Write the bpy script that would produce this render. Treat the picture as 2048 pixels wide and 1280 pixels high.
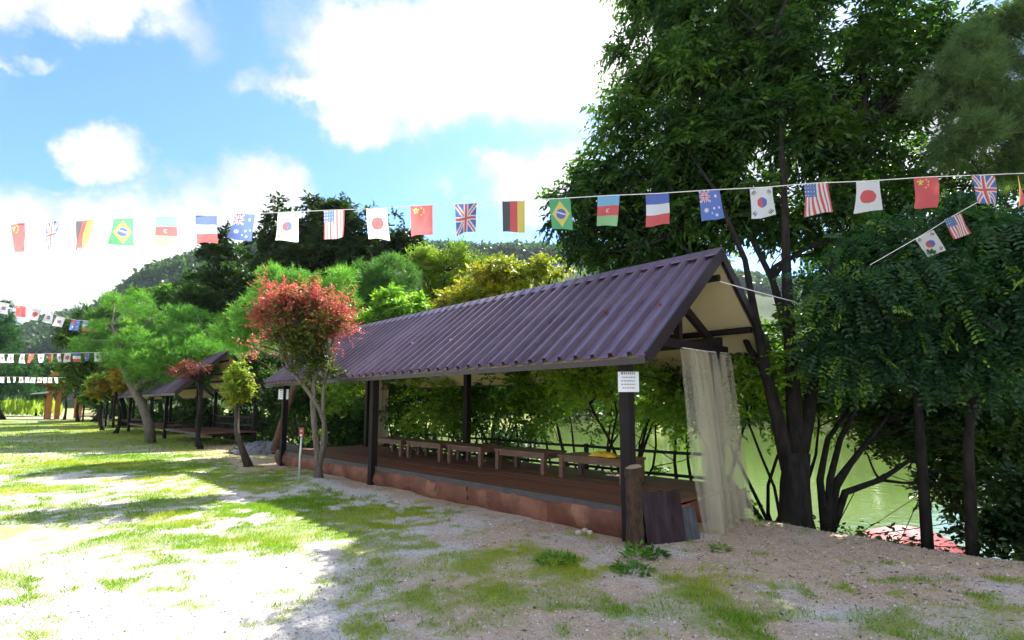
import bpy, math, random
import numpy as np
from mathutils import Vector, Matrix

for o in list(bpy.data.objects):
    bpy.data.objects.remove(o, do_unlink=True)
scene = bpy.context.scene
COL = scene.collection
rad = math.radians

# ------------------------------------------------------------------ camera
CAM_H, PITCH, FPX, PPY = 1.6, 0.107, 1050.0, 695.0
cam = bpy.data.cameras.new("camera")
cam.sensor_width = 36.0
cam.lens = 36.0 * FPX / 2048.0
cam.shift_y = (PPY - 640.0) / 2048.0
cam.clip_start, cam.clip_end = 0.05, 4000
cam_o = bpy.data.objects.new("camera", cam)
cam_o.location = (0, 0, CAM_H)
cam_o.rotation_euler = (math.pi / 2 + PITCH, 0, 0)
COL.objects.link(cam_o)
scene.camera = cam_o

# ------------------------------------------------------------------ light and sky
SUN_EL, SUN_AZ = 46.0, 27.0          # degrees; azimuth clockwise from +Y (ahead), so ahead and to the right
sun_dir = Vector((math.sin(rad(SUN_AZ)) * math.cos(rad(SUN_EL)), math.cos(rad(SUN_AZ)) * math.cos(rad(SUN_EL)), math.sin(rad(SUN_EL))))
sun = bpy.data.lights.new("sun", 'SUN')
sun.energy, sun.angle, sun.color = 3.3, rad(0.5), (1.0, 0.95, 0.86)
sun_o = bpy.data.objects.new("sun", sun)
sun_o.rotation_euler = sun_dir.to_track_quat('Z', 'Y').to_euler()
COL.objects.link(sun_o)

scene.view_settings.view_transform = 'Standard'
scene.view_settings.look = 'None'
scene.view_settings.gamma = 1
scene.view_settings.use_curve_mapping = False
scene.view_settings.exposure = 2.2
scene.render.engine = 'CYCLES'
scene.cycles.use_denoising = True
scene.cycles.use_adaptive_sampling = True
scene.cycles.adaptive_threshold = 0.025
scene.cycles.max_bounces = 7
scene.cycles.diffuse_bounces = 4
scene.cycles.glossy_bounces = 3
scene.cycles.transmission_bounces = 6
scene.cycles.transparent_max_bounces = 10
scene.cycles.caustics_reflective = False
scene.cycles.caustics_refractive = False
scene.cycles.sample_clamp_indirect = 6


def ray(x, y):
    u, v = (x - 1024) / FPX, (PPY - y) / FPX
    return np.array([u, math.cos(PITCH) - math.sin(PITCH) * v, math.sin(PITCH) + math.cos(PITCH) * v])


def G(x, y, z=0.0):
    """the place on a level at height z that the photograph shows at (x, y)"""
    r = ray(x, y)
    return r * (z - CAM_H) / r[2] + [0, 0, CAM_H]


def D(x, y, Y):
    """the place Y metres ahead that the photograph shows at (x, y)"""
    r = ray(x, y)
    return r * Y / r[1] + [0, 0, CAM_H]


# ---- node helper
class NT:
    def __init__(self, tree):
        self.t = tree
        tree.nodes.clear()

    def n(self, kind, ins=None, **props):
        nd = self.t.nodes.new(kind)
        for k, v in props.items():
            setattr(nd, k, v)
        for k, v in (ins or {}).items():
            s = nd.inputs[k]
            if hasattr(v, 'bl_idname') and hasattr(v, 'outputs'):
                v = v.outputs[0]
            if isinstance(v, bpy.types.NodeSocket):
                self.t.links.new(v, s)
            else:
                s.default_value = v
        return nd

    def math(self, op, a, b=None, c=None, clamp=False):
        ins = {0: a}
        if b is not None:
            ins[1] = b
        if c is not None:
            ins[2] = c
        return self.n('ShaderNodeMath', ins, operation=op, use_clamp=clamp).outputs[0]

    def ramp(self, fac, stops, interp='LINEAR'):
        nd = self.n('ShaderNodeValToRGB', {0: fac})
        cr = nd.color_ramp
        cr.interpolation = interp
        while len(cr.elements) < len(stops):
            cr.elements.new(0.5)
        for e, (p, c) in zip(cr.elements, stops):
            e.position = p
            e.color = (c, c, c, 1) if isinstance(c, (int, float)) else (*c, 1)
        return nd.outputs[0]

    def mix(self, fac, a, b, blend='MIX'):
        nd = self.n('ShaderNodeMix', data_type='RGBA', blend_type=blend)
        for s, v in ((nd.inputs[0], fac), (nd.inputs[6], a), (nd.inputs[7], b)):
            if isinstance(v, bpy.types.NodeSocket):
                self.t.links.new(v, s)
            else:
                s.default_value = (*v, 1) if isinstance(v, tuple) and len(v) == 3 else v
        return nd.outputs[2]

    def noise(self, vec, scale, detail=4, rough=0.55, dist=0.0):
        nd = self.n('ShaderNodeTexNoise', {'Scale': scale, 'Detail': detail, 'Roughness': rough, 'Distortion': dist})
        if vec is not None:
            self.t.links.new(vec, nd.inputs['Vector'])
        return nd.outputs[0]


world = bpy.data.worlds.new("World")
scene.world = world
world.use_nodes = True
w = NT(world.node_tree)
sky = w.n('ShaderNodeTexSky', sky_type='NISHITA')
sky.sun_disc = False
sky.sun_elevation = rad(SUN_EL)
sky.sun_rotation = rad(SUN_AZ)
sky.altitude = 100
sky.air_density, sky.dust_density, sky.ozone_density = 1.0, 0.6, 1.6
tc = w.n('ShaderNodeTexCoord')
dirv = tc.outputs['Generated']
# clouds: soft shapes at their own bearings and heights in the sky, broken up by noise; beyond them the same broken cloud goes on
CLOUDS = [(180, -5, 210, 82, 1.0), (330, 10, 60, 60, .7),
          (610, 190, 130, 42, .9), (740, 190, 150, 85, 1.0), (820, 120, 230, 120, 1.1), (1000, 110, 300, 130, 1.1), (1180, 40, 260, 130, 1.1),
          (610, 20, 70, 40, .5), (215, 330, 85, 50, .85), (175, 310, 70, 25, .7),
          (400, 400, 130, 60, .7), (500, 400, 140, 80, .9), (560, 365, 60, 55, .8), (40, 470, 120, 85, .9), (60, 560, 260, 110, 1.0), (330, 500, 260, 95, 1.1),
          (200, 590, 420, 70, .9), (560, 470, 90, 70, .8), (1080, 370, 120, 75, 1.0), (985, 325, 50, 36, .8), (80, 125, 60, 18, .45), (85, 365, 40, 22, .5),
          (1450, 250, 330, 300, .9), (1850, 300, 350, 330, .8)]
cn = w.n('ShaderNodeTexNoise', {'Vector': dirv, 'Scale': 6.0, 'Detail': 6.0, 'Roughness': 0.62})
vsub = w.n('ShaderNodeVectorMath', {0: cn.outputs[1], 1: (0.5, 0.5, 0.5)}, operation='SUBTRACT')
dwarp = w.n('ShaderNodeVectorMath', {0: vsub.outputs[0], 1: (0.2, 0.2, 0.2), 2: dirv}, operation='MULTIPLY_ADD').outputs[0]
field = None
for (px, py, rx, ry, amp) in CLOUDS:
    c = ray(px, py)
    c = c / np.linalg.norm(c)
    right = np.cross(c, [0, 0, 1])
    right /= np.linalg.norm(right)
    up = np.cross(right, c)
    ex, ey = ray(px + rx, py), ray(px, py - ry)
    ex, ey = ex / np.linalg.norm(ex), ey / np.linalg.norm(ey)
    hx, hy = abs(np.dot(ex, right)) + 1e-4, abs(np.dot(ey, up)) + 1e-4
    a = w.n('ShaderNodeVectorMath', {0: dwarp, 1: tuple(right / hx)}, operation='DOT_PRODUCT').outputs['Value']
    b = w.n('ShaderNodeVectorMath', {0: dwarp, 1: tuple(up / hy)}, operation='DOT_PRODUCT').outputs['Value']
    r2 = w.math('MULTIPLY_ADD', a, a, w.math('MULTIPLY', b, b))
    g = w.math('MULTIPLY_ADD', r2, -0.52, amp)
    field = g if field is None else w.math('MAXIMUM', field, g)
away = w.n('ShaderNodeVectorMath', {0: dirv, 1: (0.0, math.cos(0.3), math.sin(0.3))}, operation='DOT_PRODUCT').outputs['Value']
away = w.n('ShaderNodeMapRange', {0: away, 1: 0.55, 2: 0.75, 3: 1.0, 4: 0.0}, clamp=True).outputs[0]
gen = w.n('ShaderNodeMapRange', {0: w.noise(dirv, 2.6, 2, .5), 1: 0.36, 2: 0.62, 3: 0.0, 4: 1.0}, clamp=True).outputs[0]
field = w.math('MULTIPLY', field, w.math('SUBTRACT', 1.0, away))
field = w.math('MAXIMUM', field, w.math('MULTIPLY', gen, away))
dens = w.math('MULTIPLY_ADD', w.math('SUBTRACT', cn.outputs[0], 0.5), 0.9, field)
cmask = w.n('ShaderNodeMapRange', {0: dens, 1: 0.02, 2: 0.95, 3: 0.0, 4: 0.98}, interpolation_type='SMOOTHSTEP', clamp=True).outputs[0]
body = w.n('ShaderNodeMapRange', {0: w.math('MULTIPLY_ADD', cn.outputs[0], .6, w.math('MULTIPLY', dens, .45)), 1: .4, 2: 1.1, 3: 1.75, 4: 3.7}, clamp=True).outputs[0]
ccol = w.n('ShaderNodeVectorMath', {0: (1.0, 0.985, 0.97), 'Scale': body}, operation='SCALE').outputs[0]
skyc = w.mix(1.0, sky.outputs[0], (0.315, 0.43, 0.6, 1), 'MULTIPLY')
csky = w.mix(cmask, skyc, ccol)
bg = w.n('ShaderNodeBackground', {'Color': csky, 'Strength': 0.12})
w.n('ShaderNodeOutputWorld', {'Surface': bg.outputs[0]})
world.cycles.sampling_method = 'MANUAL'
world.cycles.sample_map_resolution = 256


# ------------------------------------------------------------------ materials
MATS = {}


def principled(name, color, rough=.6, spec=.4, metal=0.0, var=0.0, scale=6.0, bump=0.0, bscale=30.0, color2=None, stretch=None, attr=None):
    m = bpy.data.materials.new(name)
    m.use_nodes = True
    t = NT(m.node_tree)
    co = t.n('ShaderNodeTexCoord').outputs['Object']
    if stretch:
        co = t.n('ShaderNodeMapping', {'Vector': co, 'Scale': stretch}).outputs[0]
    rnd = t.n('ShaderNodeObjectInfo').outputs['Random']
    colr = (*color, 1)
    if attr:
        colr = t.n('ShaderNodeAttribute', attribute_name=attr).outputs['Color']
    nz = t.noise(co, scale, 6, .6)
    c2 = color2 or tuple(max(0, c * (1 - var)) for c in color)
    base = t.mix(t.ramp(nz, [(.32, 0), (.68, 1)]), colr if attr else tuple(colr[:3]), (*c2, 1)) if not attr else colr
    hv = t.n('ShaderNodeHueSaturation', {'Color': base, 'Value': t.n('ShaderNodeMapRange', {0: rnd, 3: 1 - var * .5, 4: 1 + var * .5}).outputs[0]}).outputs[0] if var else base
    b = t.n('ShaderNodeBsdfPrincipled', {'Base Color': hv, 'Roughness': rough, 'Metallic': metal, 'Specular IOR Level': spec})
    if bump:
        bn = t.n('ShaderNodeBump', {'Height': t.noise(co, bscale, 6, .65), 'Strength': bump, 'Distance': 0.02})
        t.t.links.new(bn.outputs[0], b.inputs['Normal'])
    t.n('ShaderNodeOutputMaterial', {'Surface': b.outputs[0]})
    MATS[name] = m
    return m


def leaf_mat(name, trans=.4, rough=.45, spec=.35, through=(1.5, 1.75, .6)):
    m = bpy.data.materials.new(name)
    m.use_nodes = True
    t = NT(m.node_tree)
    c = t.n('ShaderNodeAttribute', attribute_name='tint').outputs['Color']
    b = t.n('ShaderNodeBsdfPrincipled', {'Base Color': c, 'Roughness': rough, 'Specular IOR Level': spec})
    ct = t.mix(1.0, c, (*through, 1), 'MULTIPLY')
    tr = t.n('ShaderNodeBsdfTranslucent', {'Color': ct})
    mx = t.n('ShaderNodeMixShader', {0: trans, 1: b.outputs[0], 2: tr.outputs[0]})
    t.n('ShaderNodeOutputMaterial', {'Surface': mx.outputs[0]})
    MATS[name] = m
    return m


M_LEAF = leaf_mat('leaf', .42)
M_RED = leaf_mat('maple_leaf', .35, through=(1.2, 1.15, 1.0))
M_NEEDLE = leaf_mat('pine_needle', .42, .5, .25)
M_GRASS = leaf_mat('grass_blade', .38, .55, .2)
M_BARK = principled('bark', (.11, .085, .065), .9, .15, var=.35, scale=5, bump=1.0, bscale=14, color2=(.05, .045, .035), stretch=(3, 3, .7))
M_BARK_DARK = principled('bark_dark', (.038, .031, .026), .9, .15, var=.3, scale=5, bump=1.0, bscale=14, color2=(.011, .01, .009), stretch=(3, 3, .7))
M_BARK_PALE = principled('bark_pale', (.23, .2, .155), .9, .15, var=.3, scale=6, bump=.8, bscale=16, color2=(.1, .09, .07), stretch=(3, 3, .7))
M_BARK_RED = principled('bark_red', (.2, .1, .06), .9, .15, var=.3, scale=6, bump=1.0, bscale=14, color2=(.08, .05, .04), stretch=(3, 3, .7))
M_TIMBER = principled('stained_timber', (.009, .0055, .0065), .65, .25, var=.3, scale=9, bump=.25, bscale=40, color2=(.018, .011, .011), stretch=(4, 4, 1))
M_RAIL = principled('dark_rail', (.018, .015, .014), .6, .3, var=.2, scale=8)
M_CEIL = principled('cream_panel', (.66, .56, .33), .7, .25, var=.12, scale=1.3, color2=(.54, .45, .25))
M_PLANK = principled('deck_plank', (.21, .085, .05), .5, .4, var=.45, scale=3, bump=.25, bscale=30, color2=(.13, .055, .036), stretch=(.6, 6, 6))
M_EDGE = principled('slate_edge', (.055, .052, .06), .5, .4, var=.2, scale=6, color2=(.09, .07, .065))
def make_skirt_mat():
    m = bpy.data.materials.new('red_clay_sheet')
    m.use_nodes = True
    t = NT(m.node_tree)
    co = t.n('ShaderNodeTexCoord').outputs['Object']
    rnd = t.n('ShaderNodeObjectInfo').outputs['Random']
    v = t.n('ShaderNodeTexVoronoi', {'Vector': co, 'Scale': 2.6, 'Randomness': .8}, distance='CHEBYCHEV')
    vc = t.n('ShaderNodeSeparateColor', {0: v.outputs['Color']}).outputs[0]
    c = t.mix(vc, (.17, .062, .038), (.33, .145, .088))
    c = t.mix(t.ramp(t.noise(co, 3.5, 6, .65), [(.4, 0), (.75, .8)]), c, (.10, .045, .03))
    c = t.mix(t.ramp(t.noise(co, 1.3, 4, .6), [(.55, 0), (.8, .5)]), c, (.38, .2, .12))
    c = t.n('ShaderNodeHueSaturation', {'Color': c, 'Value': t.n('ShaderNodeMapRange', {0: rnd, 3: .8, 4: 1.15}).outputs[0]}).outputs[0]
    b = t.n('ShaderNodeBsdfPrincipled', {'Base Color': c, 'Roughness': .7, 'Specular IOR Level': .25})
    bn = t.n('ShaderNodeBump', {'Height': t.noise(co, 6, 5, .6), 'Strength': .5, 'Distance': .03})
    t.t.links.new(bn.outputs[0], b.inputs['Normal'])
    t.n('ShaderNodeOutputMaterial', {'Surface': b.outputs[0]})
    return m


M_SKIRT = make_skirt_mat()
M_TABLE = principled('table_wood', (.21, .105, .062), .45, .45, var=.3, scale=4, bump=.15, bscale=30, color2=(.12, .06, .036), stretch=(.7, 6, 6))
M_WHITE = principled('white_paper', (.82, .84, .86), .6, .3, var=.03, scale=5)
M_INK = principled('grey_ink', (.28, .29, .31), .7, .2)
M_METAL = principled('galvanised', (.55, .58, .55), .4, .5, metal=.3, var=.15, scale=12)
M_REDPL = principled('red_reflector', (.3, .03, .02), .3, .5, var=.2)
M_LOG = principled('log_bark', (.13, .08, .05), .9, .15, var=.3, scale=9, bump=1.0, bscale=26, color2=(.05, .033, .024), stretch=(2, 2, .8))
M_LOGTOP = principled('log_end', (.4, .3, .2), .85, .2, var=.2, scale=8, bump=.3)
M_BOARD = principled('scuffed_board', (.024, .011, .012), .85, .15, var=.2, scale=2.2, bump=.2, bscale=20, color2=(.06, .045, .05), stretch=(5, 5, .6))
M_GREYBOARD = principled('grey_board', (.09, .092, .105), .6, .3, var=.2, scale=4, color2=(.035, .033, .036), stretch=(6, 6, .6))
M_STONE = principled('pale_stone', (.62, .55, .44), .85, .2, var=.25, scale=5, bump=.6, bscale=20)
M_GREYSTONE = principled('grey_rubble', (.2, .2, .21), .9, .2, var=.3, scale=5, bump=.8, bscale=22)
M_YELLOW = principled('yellow_cloth', (.72, .42, .03), .7, .25, var=.15, scale=8)
M_STRING = principled('white_string', (.75, .75, .72), .8, .1)
M_ORANGE = principled('orange_timber', (.5, .2, .07), .6, .3, var=.3, scale=4, color2=(.33, .13, .05), stretch=(4, 4, .7))
M_TIN = principled('pale_tin', (.6, .63, .66), .35, .5, metal=.4, var=.15, scale=4)
M_REDFAB = principled('red_canvas', (.55, .14, .16), .6, .3, var=.15, scale=2)
M_FLAGPOLE = principled('pole_paint', (.6, .6, .6), .5, .4)


def make_roof_mat():
    m = bpy.data.materials.new('purple_sheet_metal')
    m.use_nodes = True
    t = NT(m.node_tree)
    co = t.n('ShaderNodeTexCoord').outputs['Object']
    rnd = t.n('ShaderNodeObjectInfo').outputs['Random']
    st = t.n('ShaderNodeMapping', {'Vector': co, 'Scale': (5, .7, .7)}).outputs[0]
    n1 = t.noise(st, 3.0, 6, .65)
    n2 = t.noise(co, 22.0, 5, .7)
    c = t.mix(t.ramp(n1, [(.3, 0), (.7, 1)]), (.1, .065, .1), (.175, .128, .178))
    c = t.mix(t.ramp(n2, [(.55, 0), (.8, .55)]), c, (.22, .17, .2))
    c = t.n('ShaderNodeHueSaturation', {'Color': c, 'Value': t.n('ShaderNodeMapRange', {0: rnd, 3: .78, 4: 1.2}).outputs[0]}).outputs[0]
    sk = t.noise(t.n('ShaderNodeMapping', {'Vector': co, 'Scale': (9, .35, .35)}).outputs[0], 4.0, 6, .7)
    c = t.mix(t.ramp(sk, [(.56, 0), (.75, .55)]), c, (.3, .24, .27))
    c = t.mix(t.ramp(t.noise(co, 7.0, 6, .75), [(.66, 0), (.78, .7)]), c, (.13, .05, .04))
    r = t.n('ShaderNodeMapRange', {0: n2, 3: .3, 4: .5}).outputs[0]
    b = t.n('ShaderNodeBsdfPrincipled', {'Base Color': c, 'Roughness': r, 'Specular IOR Level': .5, 'Metallic': .3})
    bn = t.n('ShaderNodeBump', {'Height': t.noise(co, 3.0, 3, .5), 'Strength': .12, 'Distance': .05})
    t.t.links.new(bn.outputs[0], b.inputs['Normal'])
    t.n('ShaderNodeOutputMaterial', {'Surface': b.outputs[0]})
    return m


M_ROOF = make_roof_mat()
M_ROOFTRIM = principled('roof_trim', (.028, .016, .02), .4, .5, var=.2, scale=6)


def make_vinyl():
    m = bpy.data.materials.new('clear_vinyl')
    m.use_nodes = True
    t = NT(m.node_tree)
    co = t.n('ShaderNodeTexCoord').outputs['Object']
    n1 = t.noise(co, 1.6, 4, .55)
    b = t.n('ShaderNodeBsdfPrincipled', {'Base Color': (.74, .68, .53, 1), 'Roughness': .22, 'Specular IOR Level': .5})
    tl = t.n('ShaderNodeBsdfTranslucent', {'Color': (.7, .65, .5, 1)})
    a = t.n('ShaderNodeMixShader', {0: .3, 1: b.outputs[0], 2: tl.outputs[0]})
    tp = t.n('ShaderNodeBsdfTransparent', {'Color': (.9, .9, .84, 1)})
    fac = t.n('ShaderNodeMapRange', {0: n1, 1: .3, 2: .7, 3: .22, 4: .32}, clamp=True).outputs[0]
    mx = t.n('ShaderNodeMixShader', {0: fac, 1: tp.outputs[0], 2: a.outputs[0]})
    t.n('ShaderNodeOutputMaterial', {'Surface': mx.outputs[0]})
    return m


M_VINYL = make_vinyl()


def make_flag_mat():
    m = bpy.data.materials.new('flag_print')
    m.use_nodes = True
    t = NT(m.node_tree)
    c = t.n('ShaderNodeAttribute', attribute_name='tint').outputs['Color']
    d = t.n('ShaderNodeBsdfDiffuse', {'Color': c})
    tr = t.n('ShaderNodeBsdfTranslucent', {'Color': c})
    mx = t.n('ShaderNodeMixShader', {0: .62, 1: d.outputs[0], 2: tr.outputs[0]})
    t.n('ShaderNodeOutputMaterial', {'Surface': mx.outputs[0]})
    return m


M_FLAG = make_flag_mat()


# ------------------------------------------------------------------ object helpers
def tag(o, label=None, cat=None, group=None, kind=None):
    for k, v in (('label', label), ('category', cat), ('group', group), ('kind', kind)):
        if v:
            o[k] = v
    return o


def empty(name, loc, rz=0.0):
    e = bpy.data.objects.new(name, None)
    e.location = tuple(loc)
    e.rotation_euler = (0, 0, rz)
    e.empty_display_size = .2
    COL.objects.link(e)
    return e


def link(name, me, parent=None, loc=None):
    o = bpy.data.objects.new(name, me)
    if loc is not None:
        o.location = tuple(loc)
    COL.objects.link(o)
    if parent is not None:
        o.parent = parent
    return o


def np_mesh(name, V, F, mat, tint=None, smooth=False):
    """V (n,3); F (m,k) all faces alike"""
    V = np.asarray(V, np.float32)
    F = np.asarray(F, np.int32)
    me = bpy.data.meshes.new(name)
    k = F.shape[1]
    me.vertices.add(len(V))
    me.vertices.foreach_set('co', V.ravel())
    me.loops.add(F.size)
    me.loops.foreach_set('vertex_index', F.ravel())
    me.polygons.add(len(F))
    me.polygons.foreach_set('loop_start', np.arange(0, F.size, k, dtype=np.int32))
    me.polygons.foreach_set('loop_total', np.full(len(F), k, np.int32))
    if smooth:
        me.polygons.foreach_set('use_smooth', np.ones(len(F), bool))
    if tint is not None:
        at = me.attributes.new('tint', 'FLOAT_COLOR', 'POINT')
        c = np.ones((len(V), 4), np.float32)
        c[:, :3] = tint
        at.data.foreach_set('color', c.ravel())
    me.materials.append(mat)
    me.update()
    me.validate()
    return me


class MB:
    def __init__(self):
        self.v, self.f = [], []

    def add(self, V, F):
        o = len(self.v)
        self.v.extend([tuple(map(float, p)) for p in V])
        self.f.extend([tuple(i + o for i in f) for f in F])
        return self

    def hexa(self, c):
        return self.add(c, [(0, 3, 2, 1), (4, 5, 6, 7), (0, 1, 5, 4), (1, 2, 6, 5), (2, 3, 7, 6), (3, 0, 4, 7)])

    def box(self, x0, x1, y0, y1, z0, z1, j=0.0):
        return self.hexa([(x0, y0, z0), (x1, y0, z0), (x1, y1, z0), (x0, y1, z0), (x0, y0, z1), (x1, y0, z1), (x1, y1, z1), (x0, y1, z1)])

    def bar(self, p, q, w, h, up=(0, 0, 1)):
        p, q = Vector(p), Vector(q)
        d = (q - p).normalized()
        u = Vector(up)
        s = d.cross(u)
        if s.length < 1e-4:
            s = d.cross(Vector((0, 1, 0)))
        s.normalize()
        u = s.cross(d).normalized()
        a, b = s * w / 2, u * h / 2
        return self.hexa([p - a - b, p + a - b, p + a + b, p - a + b, q - a - b, q + a - b, q + a + b, q - a + b])

    def tube(self, pts, rads, n=7, cap=True, irr=0.0):
        pts = [Vector(p) for p in pts]
        V, F = [], []
        ref = Vector((.3, .9, .1))
        for i, p in enumerate(pts):
            d = (pts[min(i + 1, len(pts) - 1)] - pts[max(i - 1, 0)]).normalized()
            s = d.cross(ref)
            if s.length < .05:
                s = d.cross(Vector((1, 0, 0)))
            s.normalize()
            t = d.cross(s)
            for k in range(n):
                a = 2 * math.pi * k / n
                q = rads[i] * (1 + irr * (math.sin(3 * a + i * .9) + .7 * math.sin(5 * a - i * 1.7)))
                V.append(p + (s * math.cos(a) + t * math.sin(a)) * q)
        for i in range(len(pts) - 1):
            for k in range(n):
                F.append((i * n + k, i * n + (k + 1) % n, (i + 1) * n + (k + 1) % n, (i + 1) * n + k))
        if cap:
            F.append(tuple(range(n - 1, -1, -1)))
            F.append(tuple((len(pts) - 1) * n + k for k in range(n)))
        return self.add(V, F)

    def mesh(self, name, mat, smooth=False, bevel=0.0):
        me = bpy.data.meshes.new(name)
        me.from_pydata(self.v, [], self.f)
        if smooth:
            me.polygons.foreach_set('use_smooth', [True] * len(me.polygons))
        me.materials.append(mat)
        me.update()
        return me

    def build(self, name, mat, parent=None, smooth=False, loc=None):
        return link(name, self.mesh(name, mat, smooth), parent, loc)


def lump(mb, c, r, rng, seg=7, rings=5, rough=.2):
    V, F = [], []
    ph = [rng.uniform(0, 6.28) for _ in range(6)]
    for i in range(rings + 1):
        th = math.pi * i / rings
        for k in range(seg):
            a = 2 * math.pi * k / seg
            d = Vector((math.sin(th) * math.cos(a), math.sin(th) * math.sin(a), math.cos(th)))
            q = 1 + rough * (math.sin(3 * a + ph[0]) * math.sin(th) + math.sin(2 * th * 2 + ph[1]) * .6 + math.sin(2 * a + 3 * th + ph[2]) * math.sin(th)) * .5
            V.append((c[0] + d.x * r[0] * q, c[1] + d.y * r[1] * q, c[2] + d.z * r[2] * q))
    for i in range(rings):
        for k in range(seg):
            F.append((i * seg + k, i * seg + (k + 1) % seg, (i + 1) * seg + (k + 1) % seg, (i + 1) * seg + k))
    return mb.add(V, F)


# ---- numpy value noise
_perm = np.random.RandomState(5).rand(256, 256).astype(np.float32)


def vnoise(x, y):
    xi, yi = np.floor(x).astype(int), np.floor(y).astype(int)
    fx, fy = x - xi, y - yi
    fx, fy = fx * fx * (3 - 2 * fx), fy * fy * (3 - 2 * fy)
    g = lambda a, b: _perm[a & 255, b & 255]
    return (g(xi, yi) * (1 - fx) + g(xi + 1, yi) * fx) * (1 - fy) + (g(xi, yi + 1) * (1 - fx) + g(xi + 1, yi + 1) * fx) * fy


def fbm(x, y, o=4):
    r, a, t = 0, .5, 0
    for i in range(o):
        r = r + a * vnoise(x * 2 ** i + 17 * i, y * 2 ** i + 31 * i)
        t += a
        a *= .5
    return r / t


def sstep(a, b, x):
    t = np.clip((x - a) / (b - a), 0, 1)
    return t * t * (3 - 2 * t)


# ------------------------------------------------------------------ lie of the land
PF = np.array([1.374, 6.318])
R2 = math.sqrt(.5)
ROW = 0.7725
CA, SA = math.cos(ROW), math.sin(ROW)
AX = math.pi / 2 + ROW          # pavilion row: local x runs away along the row, local -y towards the pond


def SN(s, n, z=0.0):
    return np.array([PF[0] - s * SA + n * CA, PF[1] + s * CA + n * SA, z])


def to_sn(x, y):
    return -(x - PF[0]) * SA + (y - PF[1]) * CA, (x - PF[0]) * CA + (y - PF[1]) * SA


WATER_Z = -1.75


def ground_z(x, y):
    x, y = np.asarray(x, float), np.asarray(y, float)
    s, n = to_sn(x, y)
    lip = 2.5 + .25 * np.sin(s * .7) + .2 * np.sin(s * .23 + 1)
    d = n - lip
    pond = sstep(72, 56, s) * sstep(-70, -55, s)
    z = -2.6 * sstep(-.25, 6.5, d) * pond
    z = z - .25 * sstep(-.5, 1.0, d) * pond * (1 - sstep(1, 5, d))
    far = sstep(70, 76, n)
    z = z + far * pond * 3.4 + sstep(76, 140, n) * 5 * sstep(-80, -60, s) * sstep(95, 60, s)
    dist = np.hypot(x, y)
    z = z + (fbm(x * .9, y * .9, 3) - .5) * .10 * np.clip(dist / 8, .4, 1) + (fbm(x * .12 + 9, y * .12, 2) - .5) * .12
    z = z + .12 * np.exp(-(((x + 3.85) / .5) ** 2 + ((y - 10.55) / .4) ** 2))
    return z


# grass and bare patches: (px, py, rx, ry, strength) as seen in the photograph, turned into places on the ground
GRASS = [(60, 985, 120, 30, .6), (20, 1060, 70, 26, .6), (470, 962, 130, 22, .9), (330, 985, 130, 26, .5), (360, 1000, 190, 22, .7), (20, 1150, 60, 40, .9),
         (215, 1168, 26, 10, .8), (70, 1262, 70, 20, .6), (330, 1110, 160, 40, .65), (440, 1095, 140, 35, .75), (530, 1065, 90, 30, .9), (330, 1050, 120, 20, .4),
         (610, 1010, 90, 22, .75), (720, 1045, 120, 38, .85), (780, 1090, 110, 30, .85), (900, 1140, 190, 34, .9), (1105, 1132, 60, 26, 1.2), (1010, 1120, 130, 22, .7),
         (1000, 1190, 130, 34, .8), (860, 1210, 60, 22, .7), (720, 1258, 60, 30, 1.0), (800, 1225, 60, 20, .5), (950, 1250, 130, 30, .7), (1180, 1190, 50, 16, .6),
         (1240, 1140, 90, 14, .6), (1390, 1205, 100, 38, 1.0), (1480, 1245, 90, 30, .9), (1290, 1240, 90, 25, .6), (1420, 1150, 50, 12, .5), (1790, 1188, 100, 18, .9),
         (1700, 1185, 40, 18, .7), (1560, 1235, 70, 18, .6), (1790, 1245, 100, 26, .9), (1960, 1240, 90, 30, .9), (1880, 1270, 60, 20, .7), (2010, 1160, 40, 18, .4),
         (180, 915, 260, 26, .8), (250, 880, 180, 20, 1.0), (160, 860, 160, 14, 1.0), (60, 850, 120, 8, .7), (330, 930, 130, 20, 1.0), (210, 845, 120, 8, .9), (30, 905, 60, 14, .5)]
GR = []
for (px, py, rx, ry, k) in GRASS:
    c = G(px, py)
    e1, e2, e3 = G(px + rx, py), G(px, max(py - ry, 818)), G(px, py + ry)
    GR.append((c[0], c[1], abs(e1[0] - c[0]), (e2[1] - c[1] + c[1] - e3[1]) / 2 + .02, k, c[0] / c[1]))


def grass_mask(x, y):
    m = np.zeros_like(x)
    for (cx, cy, rx, ry, k, sl) in GR:
        dx = (x - cx) - sl * (y - cy)
        q = (dx / rx) ** 2 + ((y - cy) / ry) ** 2
        m = np.maximum(m, k * np.exp(-q * .8))
    s, n = to_sn(x, y)
    lawn = sstep(13, 20, s) * sstep(-.8, -1.8, n) * sstep(-11, -5, n) * .8
    m = np.maximum(m, lawn)
    m = np.maximum(m, .95 * sstep(2.7, 3.4, n))
    m = np.maximum(m, .46 * sstep(-1.8, -2.6, n) * sstep(2.0, 5.5, s))
    lo, hi = fbm(x * 1.1, y * 1.1, 4), fbm(x * 5.3 + 5, y * 5.3, 3)
    return np.clip((m * 1.3 + (lo - .5) * 1.5 + (hi - .5) * 1.9 - .27) * 1.7, 0, 1) * (1 - sstep(8, 5, y) * (1 - sstep(.36, .56, fbm(x * 2.6 + 3, y * 2.6 + 8, 3))) * .6)


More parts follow.
